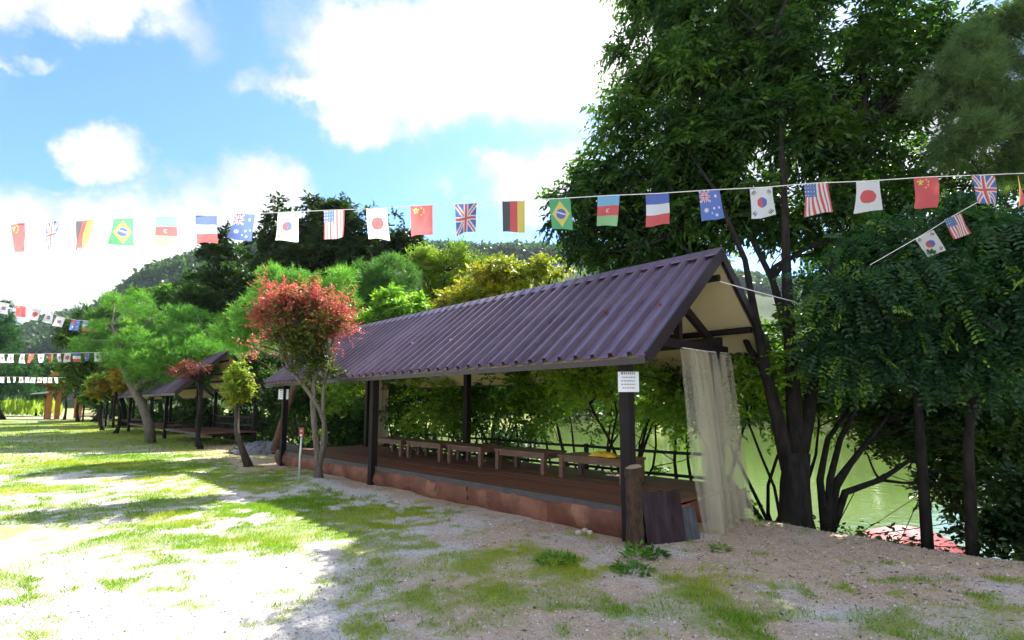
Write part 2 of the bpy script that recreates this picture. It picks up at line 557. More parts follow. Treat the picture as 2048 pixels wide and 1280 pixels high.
def soil_mask(x, y):
    s, n = to_sn(x, y)
    m = .85 * sstep(-1.8, -.7, n) * sstep(3, 12, s) + .9 * sstep(-1.5, .3, n + .35 * s) * sstep(.6, -.8, s) + .55 * sstep(-2.2, -.8, n) * sstep(-.7, -1.4, -n) * 0
    m = np.maximum(m, sstep(-.75, -.2, n) * .75)
    m = np.maximum(m, .55 * np.exp(-(((x - .8) / 1.9) ** 2 + ((y - 4.5) / .9) ** 2)))
    m = np.maximum(m, .72 * sstep(-6.0, -3.2, -np.hypot(x - 3.2, y - 5.2)))
    return np.clip(m + (fbm(x * 1.7 + 40, y * 1.7, 4) - .5) * 1.1, 0, 1)


def axis(lo, hi, near_lo, near_hi, step, grow=1.13):
    a = list(np.arange(near_lo, near_hi + 1e-6, step))
    st = step
    while a[-1] < hi:
        st *= grow
        a.append(a[-1] + st)
    st = step
    b = []
    x = near_lo
    while x > lo:
        st *= grow
        x -= st
        b.append(x)
    return np.array(b[::-1] + a)


def build_ground():
    xs = axis(-900, 900, -7.5, 7.5, .055, 1.1)
    ys = axis(-300, 1200, 2.6, 13, .055, 1.1)
    X, Y = np.meshgrid(xs, ys)
    x, y = X.ravel(), Y.ravel()
    z = ground_z(x, y)
    g = grass_mask(x, y)
    so = soil_mask(x, y)
    V = np.c_[x, y, z + g * .008]
    nx, ny = len(xs), len(ys)
    i = np.arange(nx * ny).reshape(ny, nx)
    F = np.c_[i[:-1, :-1].ravel(), i[:-1, 1:].ravel(), i[1:, 1:].ravel(), i[1:, :-1].ravel()]
    m = bpy.data.materials.new('gravel_ground')
    m.use_nodes = True
    t = NT(m.node_tree)
    co = t.n('ShaderNodeTexCoord').outputs['Object']
    at = t.n('ShaderNodeAttribute', attribute_name='tint').outputs['Color']
    sep = t.n('ShaderNodeSeparateColor', {0: at})
    n1 = t.noise(co, .9, 6, .62)
    n2 = t.noise(co, 9.0, 6, .7)
    vor = t.n('ShaderNodeTexVoronoi', {'Vector': co, 'Scale': 42.0}, feature='F1')
    vcol = t.n('ShaderNodeSeparateColor', {0: vor.outputs['Color']}).outputs[0]
    grav = t.mix(t.ramp(n1, [(.35, 0), (.65, 1)]), (.54, .51, .475), (.65, .595, .52))
    grav = t.mix(t.ramp(vcol, [(.0, .75), (.25, 0.1), (.6, 0), (1, .0)]), grav, (.27, .26, .26))
    grav = t.mix(t.ramp(vcol, [(.7, 0), (1, .5)]), grav, (.66, .63, .6))
    soil = t.mix(t.ramp(n2, [(.35, 0), (.7, 1)]), (.52, .4, .28), (.39, .285, .19))
    soil = t.mix(t.ramp(vcol, [(.8, 0), (.95, .6)]), soil, (.55, .46, .4))
    c = t.mix(t.ramp(sep.outputs[1], [(.25, 0), (.75, 1)]), grav, soil)
    turf = t.mix(t.ramp(n2, [(.3, 0), (.7, 1)]), (.24, .3, .035), (.15, .22, .025))
    c = t.mix(t.math('MULTIPLY', sep.outputs[0], .78), c, turf)
    b = t.n('ShaderNodeBsdfPrincipled', {'Base Color': c, 'Roughness': .95, 'Specular IOR Level': .15})
    hh = t.math('ADD', t.math('MULTIPLY', vor.outputs['Distance'], -.9), t.math('MULTIPLY', n2, 1.2))
    bn = t.n('ShaderNodeBump', {'Height': hh, 'Strength': .7, 'Distance': .02})
    t.t.links.new(bn.outputs[0], b.inputs['Normal'])
    t.n('ShaderNodeOutputMaterial', {'Surface': b.outputs[0]})
    me = np_mesh('ground', V, F, m, np.c_[g, so, so * 0], smooth=True)
    tag(link('ground', me), 'gravel and dirt yard with thin patches of grass', 'ground', kind='structure')


build_ground()


def build_water():
    m = bpy.data.materials.new('pond_water')
    m.use_nodes = True
    t = NT(m.node_tree)
    co = t.n('ShaderNodeTexCoord').outputs['Object']
    n1 = t.noise(co, .15, 3, .5)
    c = t.mix(n1, (.085, .14, .03), (.13, .19, .045))
    b = t.n('ShaderNodeBsdfPrincipled', {'Base Color': c, 'Roughness': .06, 'Specular IOR Level': .5, 'IOR': 1.42})
    st = t.n('ShaderNodeMapping', {'Vector': co, 'Scale': (1, 1.6, 1)}).outputs[0]
    bn = t.n('ShaderNodeBump', {'Height': t.noise(st, 1.6, 3, .5), 'Strength': .22, 'Distance': .05})
    t.t.links.new(bn.outputs[0], b.inputs['Normal'])
    t.n('ShaderNodeOutputMaterial', {'Surface': b.outputs[0]})
    c = [SN(-75, 3, WATER_Z), SN(70, 3, WATER_Z), SN(70, 78, WATER_Z), SN(-75, 78, WATER_Z)]
    tag(link('pond_water', np_mesh('pond_water', c, [[0, 1, 2, 3]], m)), 'still green pond beyond the trees', 'pond', kind='structure')


build_water()


# ------------------------------------------------------------------ foliage
def unit(v):
    return v / (np.linalg.norm(v, axis=-1, keepdims=True) + 1e-9)


def leaf_geo(P, Dv, Nv, L, Wd, tint, fold=.12):
    """diamond leaves folded along the midrib"""
    Dv = unit(Dv)
    S = unit(np.cross(Dv, Nv))
    U = np.cross(S, Dv)
    L, Wd = L[:, None], Wd[:, None]
    base = P
    tip = P + Dv * L - U * L * .08
    mid = P + Dv * L * .42
    lft = mid + S * Wd * .5 + U * Wd * fold
    rgt = mid - S * Wd * .5 + U * Wd * fold
    n = len(P)
    V = np.stack([base, rgt, tip, lft], 1).reshape(-1, 3)
    i = np.arange(n)[:, None] * 4
    F = np.concatenate([np.concatenate([i, i + 1, i + 2], 1), np.concatenate([i, i + 2, i + 3], 1)], 0)
    return V, F, np.repeat(tint, 4, 0)


def needle_geo(P, Dv, L, Wd, tint, rng):
    Dv = unit(Dv)
    S = unit(np.cross(Dv, rng.normal(size=Dv.shape)))
    V = np.stack([P - S * Wd[:, None] * .5, P + S * Wd[:, None] * .5, P + Dv * L[:, None]], 1).reshape(-1, 3)
    i = np.arange(len(P))[:, None] * 3
    return V, np.concatenate([i, i + 1, i + 2], 1), np.repeat(tint, 3, 0)


def sublobes(rng, lobes, per, lo=.4, hi=.85, rlo=.3, rhi=.5, flat=1.0):
    C, Rr, LC = [], [], []
    for l in lobes:
        c, r = np.array(l[:3]), np.array(l[3:6])
        k = max(2, int(per * (l[6] if len(l) > 6 else 1)))
        u = unit(rng.normal(size=(k, 3)))
        C.append(c + u * r * rng.uniform(lo, hi, (k, 1)))
        rr = rng.uniform(rlo, rhi, (k, 1)) * r.mean()
        Rr.append(np.concatenate([rr, rr, rr * flat], 1))
        LC.append(np.repeat(c[None], k, 0))
    return np.concatenate(C), np.concatenate(Rr), np.concatenate(LC)


def palette(rng, n, cols, jit=.26):
    cols = np.array(cols)
    t = rng.uniform(0, len(cols) - 1.001, n)
    i = t.astype(int)
    c = cols[i] * (1 - (t - i))[:, None] + cols[i + 1] * (t - i)[:, None]
    return c * rng.uniform(1 - jit, 1 + jit, (n, 1))


def sprays(rng, lobes, n, K, slen, L, W, cols, per=8, droop=.35, flat=.75, needle=False, shell=(.55, 1.0), tintfn=None, outw=.7, sub=None):
    C, Rr, LC = sub if sub is not None else sublobes(rng, lobes, per, flat=flat)
    wgt = (Rr.mean(1) ** 2)
    idx = rng.choice(len(C), n, p=wgt / wgt.sum())
    u = unit(rng.normal(size=(n, 3)) + [0, 0, .25])
    O = C[idx] + u * Rr[idx] * rng.uniform(shell[0], shell[1], (n, 1))
    d = unit(u * outw + unit(C[idx] - LC[idx]) * .45 + rng.normal(size=(n, 3)) * .45 + [0, 0, -droop])
    subcol = palette(rng, len(C), cols)
    col = subcol[idx] * .6 + palette(rng, n, cols) * .4
    if tintfn is not None:
        col = tintfn(O, idx, col)
    sl = slen * rng.uniform(.6, 1.3, n)
    t = (np.arange(K) + .6) / K
    P = O[:, None, :] + d[:, None, :] * (sl[:, None] * t[None])[:, :, None]
    P[:, :, 2] -= droop * .5 * sl[:, None] * t[None] ** 2
    side = unit(np.cross(d, [0, 0, 1.0]) + rng.normal(size=d.shape) * .25)
    sg = np.where(np.arange(K) % 2 == 0, 1.0, -1.0)
    dd = d[:, None, :] * .65 + side[:, None, :] * sg[None, :, None] * .9 + rng.normal(size=(n, K, 3)) * .28
    dd[:, :, 2] -= droop * .9
    N = n * K
    tint = np.repeat(col, K, 0) * rng.uniform(.8, 1.2, (N, 1))
    LL = L * rng.uniform(.65, 1.2, N)
    if needle:
        dd = d[:, None, :] * .8 + unit(rng.normal(size=(n, K, 3))) * .8
        P = O[:, None, :] + d[:, None, :] * (sl[:, None] * rng.uniform(0, 1, (n, K)))[:, :, None]
        return needle_geo(P.reshape(-1, 3), dd.reshape(-1, 3), LL, W * np.ones(N), tint, rng)
    nrm = np.array([0, 0, 1.0]) + rng.normal(size=(N, 3)) * .45
    return leaf_geo(P.reshape(-1, 3), dd.reshape(-1, 3), nrm, LL, W * rng.uniform(.75, 1.2, N), tint)


def merge(*gs):
    V, F, T, o = [], [], [], 0
    for v, f, t in gs:
        V.append(v)
        F.append(f + o)
        T.append(t)
        o += len(v)
    return np.concatenate(V), np.concatenate(F), np.concatenate(T)


def curve_pts(p, q, rng, k=5, wob=.08, sag=0.0):
    p, q = np.array(p, float), np.array(q, float)
    L = np.linalg.norm(q - p)
    off = rng.normal(size=3) * wob * L
    off2 = rng.normal(size=3) * wob * L * .6
    out = []
    for i in range(k + 1):
        t = i / k
        out.append(p + (q - p) * t + off * math.sin(math.pi * t) + off2 * math.sin(2 * math.pi * t) + np.array([0, 0, sag * L * math.sin(math.pi * t)]))
    return out


class Tree:
    """a thing: Empty at the foot > trunk (with limbs), crown"""

    def __init__(self, name, base, seed, label, cat='tree', group=None):
        self.rng = np.random.RandomState(seed)
        b = np.array([base[0], base[1], float(ground_z(base[0], base[1])) - .06 if len(base) < 3 else base[2]])
        self.b = b
        self.e = tag(empty(name, b), label, cat, group)
        self.w = MB()

    def limb(self, pts, r0, r1, n=7, world=True):
        pts = [np.array(p) - (self.b if world else 0) for p in pts]
        k = len(pts)
        self.w.tube(pts, [r0 + (r1 - r0) * (i / (k - 1)) ** .8 for i in range(k)], n, irr=.06 if n > 6 else 0)

    def stem(self, top, r0, r1, k=7, wob=.05, frm=None, flare=1.35, n=9):
        p = self.b if frm is None else np.array(frm)
        pts = curve_pts(p, top, self.rng, k, wob)
        L = [np.array(q) - self.b for q in pts]
        rr = [r0 + (r1 - r0) * (i / k) ** .8 for i in range(k + 1)]
        if frm is None:
            rr[0] *= flare
        self.w.tube(L, rr, n, irr=.06 if n > 6 else 0)
        return pts

    def branches(self, pts, targets, r=.05, rend=.012, t0=.45, wob=.1, n=5):
        """limbs from the stem up to each target"""
        pts = [np.array(p) for p in pts]
        for tg in targets:
            tg = np.array(tg)
            lo = int(len(pts) * t0)
            cand = [i for i in range(lo, len(pts)) if pts[i][2] < tg[2] + .2] or [len(pts) - 1]
            i = min(cand, key=lambda j: np.linalg.norm(pts[j][:2] - tg[:2]) + abs(tg[2] - pts[j][2] - .5 * np.linalg.norm(tg[:2] - pts[j][:2])))
            q = curve_pts(pts[i], tg, self.rng, 5, wob, .06)
            self.limb(q, r * self.rng.uniform(.7, 1.1), rend, n)

    def finish(self, geo, leafmat, bark, crown='crown'):
        self.w.build('trunk', bark, self.e, smooth=True)
        if geo is not None:
            V, F, T = geo
            link(crown, np_mesh(crown, V - self.b, F, leafmat, T), self.e)
        return self.e


DARK = [(.013, .034, .01), (.022, .052, .013), (.036, .08, .017)]
MID = [(.045, .11, .02), (.08, .18, .027), (.12, .23, .036)]
LIGHT = [(.09, .2, .027), (.16, .31, .042), (.25, .37, .055)]
YELL = [(.2, .26, .03), (.36, .33, .03), (.45, .33, .035)]
ORAN = [(.3, .2, .03), (.48, .3, .03), (.5, .22, .03)]
BLUEG = [(.014, .046, .022), (.026, .078, .032), (.05, .125, .042)]
PINE = [(.07, .19, .038), (.13, .3, .058), (.21, .39, .08)]
PINED = [(.04, .1, .037), (.065, .145, .045), (.1, .19, .05)]


def simple_tree(name, base, lobes, seed, label, cols, n, K=10, slen=.6, L=.22, W=.1, per=9, droop=.25, trunk_r=.18, bark=None, needle=False, mat=None, group=None, flat=.75, shell=(.5, 1.0), tintfn=None, lean=None, extra=0):
    T = Tree(name, base, seed, label, group=group)
    rng = T.rng
    sub = sublobes(rng, lobes, per + 3, hi=1.08, rlo=.2, rhi=.44, flat=flat)
    top = np.mean([np.array(l[:3]) for l in lobes], 0)
    if lean is not None:
        top = np.array(lean)
    pts = T.stem(top, trunk_r, trunk_r * .35, 8, .04)
    T.branches(pts, [np.array(l[:3]) for l in lobes], trunk_r * .5, trunk_r * .15, .35)
    k = min(len(sub[0]), 26)
    for c in sub[0][rng.choice(len(sub[0]), k, replace=False)]:
        T.branches(pts, [c], trunk_r * .28, trunk_r * .06, .5, n=4)
    geo = sprays(rng, lobes, n, K, slen, L, W, cols, per, droop, flat, needle, shell, tintfn, sub=sub)
    return T.finish(geo, mat or (M_NEEDLE if needle else M_LEAF), bark or M_BARK_DARK)


def lobe_px(x, y, Y, rx, ry, rz=None, k=1.0):
    """a lobe of a crown centred where the photograph shows (x, y), Y metres ahead; radii given in photo pixels"""
    c = D(x, y, Y)
    sc = Y / FPX
    return (c[0], c[1], c[2], rx * sc, (rz if rz else rx) * sc, ry * sc, k)


# ------------------------------------------------------------------ pavilions
RNG = random.Random(11)


def pavilion(label, s0, s1, nf, nr, nrid, ze, zr, posts_s, post_n, deck, detail=2, zd=.373, tie_z=None):
    """long open shelter: s0..s1 roof along the row, nf/nr eaves, nrid ridge; deck = (sa, sb, na, nb)"""
    base = SN(s0, 0)
    e = tag(empty('pavilion', base, AX), label, 'pavilion', 'open pavilions in a row by the pond')
    P = lambda s, n, z: (s - s0, -n, z)
    g = lambda s, n: float(ground_z(*SN(s, n)[:2]))
    sf, sr = (zr - ze) / (nrid - nf), (zr - ze) / (nr - nrid)
    under = lambda n: (ze + (n - nf) * sf if n < nrid else ze + (nr - n) * sr)
    # ribbed roof sheets, each its own sheet
    pitch, rib = .257, .068
    per = 3 if detail > 1 else 5
    pw = pitch * per
    count = int(round((s1 - s0) / pw))
    pw = (s1 - s0) / count
    pitch = pw / per
    for side, n0, n1 in (('f', nf, nrid), ('r', nr, nrid)):
        dn, dz = n1 - n0, zr - ze
        ln = math.hypot(dn, dz)
        nx = (-dz / ln if side == 'f' else dz / ln, abs(dn) / ln)     # outward normal in (n, z)
        prof = []
        for k in range(per):
            b = k * pitch
            prof += [(b, 0), (b + pitch - .10, 0), (b + pitch - .075, rib), (b + pitch - .03, rib), (b + pitch - .006, 0)]
        prof.append((pw + .01, .001))
        m = MB()
        V = []
        for th in (0.0, -.008):
            for (n, z) in ((n0, ze), (n1, zr)):
                for (ss, h) in prof:
                    V.append((ss, -(n + nx[0] * (h + th)), z + nx[1] * (h + th)))
        q = len(prof)
        F = []
        for i in range(q - 1):
            F.append((i, i + 1, q + i + 1, q + i))
            F.append((2 * q + i, 3 * q + i, 3 * q + i + 1, 2 * q + i + 1))
            F.append((i, 2 * q + i, 2 * q + i + 1, i + 1))
            F.append((q + i, q + i + 1, 3 * q + i + 1, 3 * q + i))
        m.add(V, F)
        me = m.mesh('roof_panel', M_ROOF)
        for c in range(count):
            o = link('roof_panel', me, e, (c * pw, 0, (c % 2) * .005 + RNG.uniform(-.002, .002)))
        # ceiling boards under the sheets
        cc = max(2, int((s1 - s0) / 1.85))
        cw = (s1 - s0 - .1) / cc
        mm = MB()
        off = .035
        t1 = [(n0 - nx[0] * off, ze - nx[1] * off), (n1 - nx[0] * off, zr - nx[1] * off - .01)]
        t2 = [(n0 - nx[0] * (off + .03), ze - nx[1] * (off + .03)), (n1 - nx[0] * (off + .03), zr - nx[1] * (off + .03) - .02)]
        a0, a1 = 0.0, cw - .006
        mm.hexa([(a0, -t2[0][0], t2[0][1]), (a1, -t2[0][0], t2[0][1]), (a1, -t2[1][0], t2[1][1]), (a0, -t2[1][0], t2[1][1]),
                 (a0, -t1[0][0], t1[0][1]), (a1, -t1[0][0], t1[0][1]), (a1, -t1[1][0], t1[1][1]), (a0, -t1[1][0], t1[1][1])])
        mc = mm.mesh('ceiling_panel', M_CEIL)
        for c in range(cc):
            link('ceiling_panel', mc, e, (.05 + c * cw, 0, 0))
        # eave fascia and barge boards
        MB().bar(P(s0 + .02, n0 + (.02 if side == 'f' else -.02), ze - .055), P(s1 - .02, n0 + (.02 if side == 'f' else -.02), ze - .055), .025, .07).build('fascia_board', M_ROOFTRIM, e)
        for ss in (s0 - .012, s1 + .012):
            MB().bar(P(ss, n0, ze - .03), P(ss, n1, zr - .03), .03, .15, up=(0, 0, 1)).build('barge_board', M_ROOFTRIM, e)
    cap = MB()
    for sgn in (-1, 1):
        dz = .16 * (sf if sgn < 0 else sr)
        cap.hexa([P(s0 - .02, nrid, zr + .055), P(s1 + .02, nrid, zr + .055), P(s1 + .02, nrid + sgn * .16, zr + .055 - dz), P(s0 - .02, nrid + sgn * .16, zr + .055 - dz),
                  P(s0 - .02, nrid, zr + .07), P(s1 + .02, nrid, zr + .07), P(s1 + .02, nrid + sgn * .16, zr + .07 - dz), P(s0 - .02, nrid + sgn * .16, zr + .07 - dz)])
    cap.build('ridge_cap', M_ROOF, e)
    # posts and frame
    pw_ = .13
    for s in posts_s:
        for n in post_n:
            zt = under(n) - .1 if n == post_n[0] or not tie_z else tie_z + .05
            m = MB()
            m.box(P(s, n, 0)[0] - pw_ / 2, P(s, n, 0)[0] + pw_ / 2, -n - pw_ / 2, -n + pw_ / 2, min(g(s, n) - .15, -.1), zt)
            m.build('post', M_TIMBER, e)
        tz = tie_z or (under(post_n[0]) - .12)
        MB().bar(P(s, post_n[0] + (.36 if tie_z else .1), tz), P(s, post_n[-1] + .4 * bool(tie_z), tz + .02), .09, .11).build('tie_beam', M_TIMBER, e)
        if detail > 1:
            kn = (post_n[0] + post_n[-1]) / 2 + .1
            MB().bar(P(s, kn, tz + .05), P(s, kn, min(tz + .55, under(kn) - .1)), .09, .09).build('king_post', M_TIMBER, e)
            MB().bar(P(s + .1, nrid - .32, zr - .58), P(s + .1, post_n[-1] + .4, tz + .02), .07, .12).build('rafter', M_TIMBER, e)
            MB().bar(P(s + .1, nrid - .3, zr - .48), P(s + .1, post_n[0] + .42, tz + .02), .07, .1).build('rafter', M_TIMBER, e)
    for n in (post_n[0], post_n[-1]):
        zt = under(n) - .17 if n == post_n[0] or not tie_z else tie_z + .12
        MB().bar(P(s0 + .35, n, zt), P(s1 - .2, n, zt), .1, .13).build('top_plate', M_TIMBER, e)
    for (n, dz) in ((nrid, -.36), (nrid + (nr - nrid) * .52, -.17), (nrid + (nf - nrid) * .5, -.17)):
        z = under(n) + dz
        MB().tube([P(s0 + .04, n, z), P((s0 + s1) / 2, n, z), P(s1 - .1, n, z)], [.05, .05, .05], 8).build('purlin', M_TIMBER, e)
    # deck
    sa, sb, na, nb = deck
    wid = .145
    rows = int((nb - na) / wid)
    cols = max(1, int((sb - sa) / 3.7)) if detail > 1 else 1
    pl = (sb - sa) / cols
    m = MB().box(0, pl - .006, -wid / 2 + .004, wid / 2 - .004, -.035, 0)
    me = m.mesh('deck_plank', M_PLANK)
    for r in range(rows):
        for c in range(cols):
            o = link('deck_plank', me, e, (sa - s0 + c * pl, -(na + (r + .5) * wid), zd + RNG.uniform(-.003, .003)))
    MB().box(sa - s0, sb - s0, -na + .002, -na + .065, zd - .075, zd + .012).build('deck_edge', M_EDGE, e)
    MB().box(sa - s0 + .05, sb - s0 - .05, -nb + .04, -nb + .1, zd - .2, zd - .04).build('deck_joist', M_TIMBER, e)
    MB().box(sa - s0 + .05, sb - s0 - .05, -(na + nb) / 2 - .05, -(na + nb) / 2 + .05, zd - .2, zd - .04).build('deck_joist', M_TIMBER, e)
    return e, P


main, MP = pavilion('long purple-roofed pavilion with cream ceiling and low tables on its deck', -.467, 11.2, -.30, 3.74, 1.72, 2.138, 3.72,
                    (0.0, 5.92, 10.5), (0.0, 2.4), (-.15, 11.0, .085, 2.8), tie_z=2.42)

# clay-coloured skirt under the deck front and near end, sheet by sheet
def skirt_panel(a, b, front, seed):
    r = np.random.RandomState(seed)
    nu, nv = 9, 7
    V = []
    for i in range(nu):
        for k in range(nv):
            u, v = a + (b - a) * i / (nu - 1), k / (nv - 1)
            top, bot = .373 - .05, -.12
            gx = SN(u, .02)[:2] if front else SN(-.16, u)[:2]
            z = top + (bot + float(ground_z(*gx)) * .5 - top) * v
            bul = .05 * math.sin(v * 2.2 + .3) - .13 * v * v + .03 * math.sin(u * 3.1 + v * 2) + .022 * math.sin(u * 7.3 + 1 + v * 3) + .012 * r.normal()
            bul = bul * (0.3 + .7 * min(1, v * 4))
            if front:
                V.append((u + .467, -(.03 - bul), z))
            else:
                V.append((-.16 - bul + .467, -u, z))
    F = [(i * nv + k, i * nv + k + 1, (i + 1) * nv + k + 1, (i + 1) * nv + k) for i in range(nu - 1) for k in range(nv - 1)]
    o = MB().add(V, F).build('skirt_panel', M_SKIRT, main, smooth=True)
    return o


for i in range(14):
    skirt_panel(-.15 + i * .797, -.15 + (i + 1) * .797 + .012, True, i)
for i in range(3):
    skirt_panel(.05 + i * .97, .05 + (i + 1) * .97, False, 40 + i)

LOOKS = ['dark-roofed gable pavilion with raised deck behind the yellow-green sapling',
         'dim pavilion behind the leaning pale pine trunk',
         'small far pavilion behind the orange-tinged tree',
         'farthest purple-roofed pavilion next to the orange-posted hut']
pavilion(LOOKS[0], 18.7, 24.9, -.8, 2.5, .9, 2.0, 3.63, (19.0, 24.5), (.1, 2.1), (18.9, 24.7, .15, 2.2), detail=1, zd=.5)
pavilion(LOOKS[1], 27.4, 34.0, -.7, 2.8, 1.0, 2.0, 3.6, (27.7, 33.6), (.1, 2.1), (27.6, 33.8, .15, 2.2), detail=1, zd=.5)
pavilion(LOOKS[2], 39.0, 46.0, -.7, 2.8, 1.0, 2.0, 3.6, (39.3, 42.5, 45.7), (.1, 2.1), (39.2, 45.8, .15, 2.2), detail=1, zd=.5)
pavilion(LOOKS[3], 56.0, 62.0, -.7, 2.8, 1.0, 2.1, 3.9, (56.3, 61.7), (.1, 2.1), (56.2, 61.8, .15, 2.2), detail=1, zd=.5)

# balustrade round the deck of the second pavilion
rl = tag(empty('deck_railing', SN(18.95, .15), AX), 'dark timber railing on the raised deck of the second pavilion', 'railing')
for z in (.72, 1.05):
    MB().bar((0, -1.95, z), (5.6, -1.95, z), .05, .06).build('rail', M_RAIL, rl)
    MB().bar((5.6, -1.95, z), (5.6, 0, z), .05, .06).build('rail', M_RAIL, rl)
bm = MB().box(-.02, .02, -.02, .02, .5, 1.04).mesh('baluster', M_RAIL)
for i in range(19):
    link('baluster', bm, rl, (.1 + i * .3, -1.95, 0))

# low tables in a row on the deck
TB = [(1.0, 2.32), (2.62, 3.9), (4.28, 5.38), (5.6, 6.92), (7.12, 8.4)]
TLAB = ['low wooden table holding the yellow cloth, nearest the log post', 'low wooden table next to the one with the yellow cloth', 'middle low wooden table of the row on the deck',
        'low wooden table seen just beside the middle of the deck, fourth from the log post', 'low wooden table farthest from the log post, beside the far curtain']
for (a, b), lab in zip(TB, TLAB):
    t = tag(empty('low_table', SN(a, 1.4, .376), AX), lab, 'table', 'low tables on the pavilion deck')
    ln, wd, h = b - a, .62, .385
    for k in range(4):
        MB().box(0, ln, -wd * (k + 1) / 4 + .004, -wd * k / 4 - .004, h - .035, h + RNG.uniform(-.002, .002)).build('top_board', M_TABLE, t)
    for sx in (.02, ln - .1):
        for y in (-.02, -wd + .1):
            MB().box(sx, sx + .08, y - .08, y, 0, h - .036).build('leg', M_TABLE, t)
    for y in (-.035, -wd + .06):
        MB().box(.1, ln - .1, y - .025, y, h - .115, h - .036).build('apron', M_TABLE, t)
    for sx in (.03, ln - .055):
        MB().box(sx, sx + .025, -wd + .1, -.1, h - .115, h - .036).build('apron', M_TABLE, t)

# crumpled yellow cloth on the nearest table
r = np.random.RandomState(3)
V, F = [], []
nu, nv = 26, 16
for i in range(nu):
    for k in range(nv):
        u, v = i / (nu - 1), k / (nv - 1)
        ed = min(u, 1 - u, v, 1 - v)
        h = .045 * min(1, ed * 6) * (.5 + fbm(np.array([u * 5.0 + 3]), np.array([v * 4.0]), 3)[0]) * 1.3 + .003
        V.append(((u - .5) * .46 + .03 * math.sin(v * 7), (v - .5) * .26 + .03 * math.sin(u * 9), h))
F = [(i * nv + k, (i + 1) * nv + k, (i + 1) * nv + k + 1, i * nv + k + 1) for i in range(nu - 1) for k in range(nv - 1)]
o = MB().add(V, F).build('cloth', M_YELLOW, None, True, SN(1.5, 1.62, .765))
o.rotation_euler = (0, 0, AX)
tag(o, 'crumpled yellow cloth lying on the low table', 'cloth')


# ------------------------------------------------------------------ vinyl curtains
def curtain(label, top, bot, z1, z0, folds, depth, seed, mat=None):
    """pleated sheet hanging from the line top[0]-top[1] down to bot[0]-bot[1] (world xy)"""
    r = np.random.RandomState(seed)
    e = tag(empty('curtain', (top[0][0], top[0][1], 0)), label, 'curtain', 'clear vinyl curtains of the long pavilion')
    ph = r.uniform(0, 6.28, 3)
    nu, nv = folds * 16 + 1, 26
    V = []
    t0, t1, b0, b1 = [np.array(p[:2]) for p in (top[0], top[1], bot[0], bot[1])]
    for i in range(nu):
        u = i / (nu - 1)
        for k in range(nv):
            v = k / (nv - 1)
            p0, p1 = t0 + (b0 - t0) * v, t1 + (b1 - t1) * v
            ax = p1 - p0
            nn = np.array([ax[1], -ax[0]]) / (np.linalg.norm(ax) + 1e-6)
            w_ = math.sin(u * folds * 6.283 + ph[0] + .5 * math.sin(v * 3 + ph[1])) + .2 * math.sin(u * folds * 2.3 * 6.283 + ph[2] + v) + .35 * math.sin(u * 9 + ph[1])
            u2 = u + 1.5 / (folds * 6.283) * math.sin(u * folds * 6.283 + ph[0] + 1.2 + .4 * math.sin(v * 4 + ph[2]))
            q = p0 + ax * (u2 + .008 * math.sin(v * 6 + u * 20)) + nn * depth * w_ * (.55 + .6 * v)
            zb = z0 + .04 * math.sin(u * 9 + ph[1]) if not callable(z0) else z0(*q)
            V.append((q[0] - t0[0], q[1] - t0[1], z1 + (zb - z1) * v))
    F = [(i * nv + k, (i + 1) * nv + k, (i + 1) * nv + k + 1, i * nv + k + 1) for i in range(nu - 1) for k in range(nv - 1)]
    MB().add(V, F).build('sheet', mat or M_VINYL, e, True)
    p, q = np.append(t0, z1 + .01) - [t0[0], t0[1], 0], np.append(t1, z1 + .03) - [t0[0], t0[1], 0]
    MB().tube([p, (p + q) / 2 - [0, 0, .01], q], [.008, .008, .008], 6).build('cord', M_STRING, e)


curtain('cloudy clear vinyl curtain hanging to the ground at the near gable end', (SN(-.05, 1.32), SN(-.05, 2.75)), (SN(-.52, .86), SN(-.5, 2.05)), 2.36,
        lambda x, y: float(ground_z(x, y)) + .02 + .03 * math.sin(x * 9), 6, .1, 2)
curtain('folded vinyl curtain by the rear corner at the far end of the deck', (SN(10.65, 2.6), SN(10.65, 3.15)), (SN(10.65, 2.6), SN(10.65, 3.12)), 2.45, .4, 5, .05, 5, principled('cream_vinyl', (.62, .55, .38), .5, .3, var=.1, scale=3))

# ------------------------------------------------------------------ log post, boards, notices, stones
lb = G(1272, 1095)
lg = tag(empty('log_post', (lb[0], lb[1], float(ground_z(lb[0], lb[1])))), 'rough brown log stump post at the near corner of the deck', 'post')
r = np.random.RandomState(9)
V, F = [], []
nr_, sg = 15, 14
for i in range(nr_):
    z = -.12 + 1.0 * i / (nr_ - 1)
    for k in range(sg):
        a = 2 * math.pi * k / sg
        q = .092 + .02 * math.exp(-z * 8) + .007 * math.sin(3 * a + z * 5) + .006 * math.sin(5 * a - z * 9) + .005 * r.normal()
        V.append((q * math.cos(a) - .015 * math.sin(z * 3), q * math.sin(a) + .01 * math.sin(z * 5), z + .02 * math.sin(a + 1) * (i == nr_ - 1)))
for i in range(nr_ - 1):
    for k in range(sg):
        F.append((i * sg + k, i * sg + (k + 1) % sg, (i + 1) * sg + (k + 1) % sg, (i + 1) * sg + k))
MB().add(V, F).build('stem', M_LOG, lg, True)
top = V[-sg:]
MB().add([(x * .985, y * .985, z + .002) for x, y, z in top] + [(0, 0, .885)], [(k, (k + 1) % sg, sg) for k in range(sg)]).build('sawn_top', M_LOGTOP, lg)


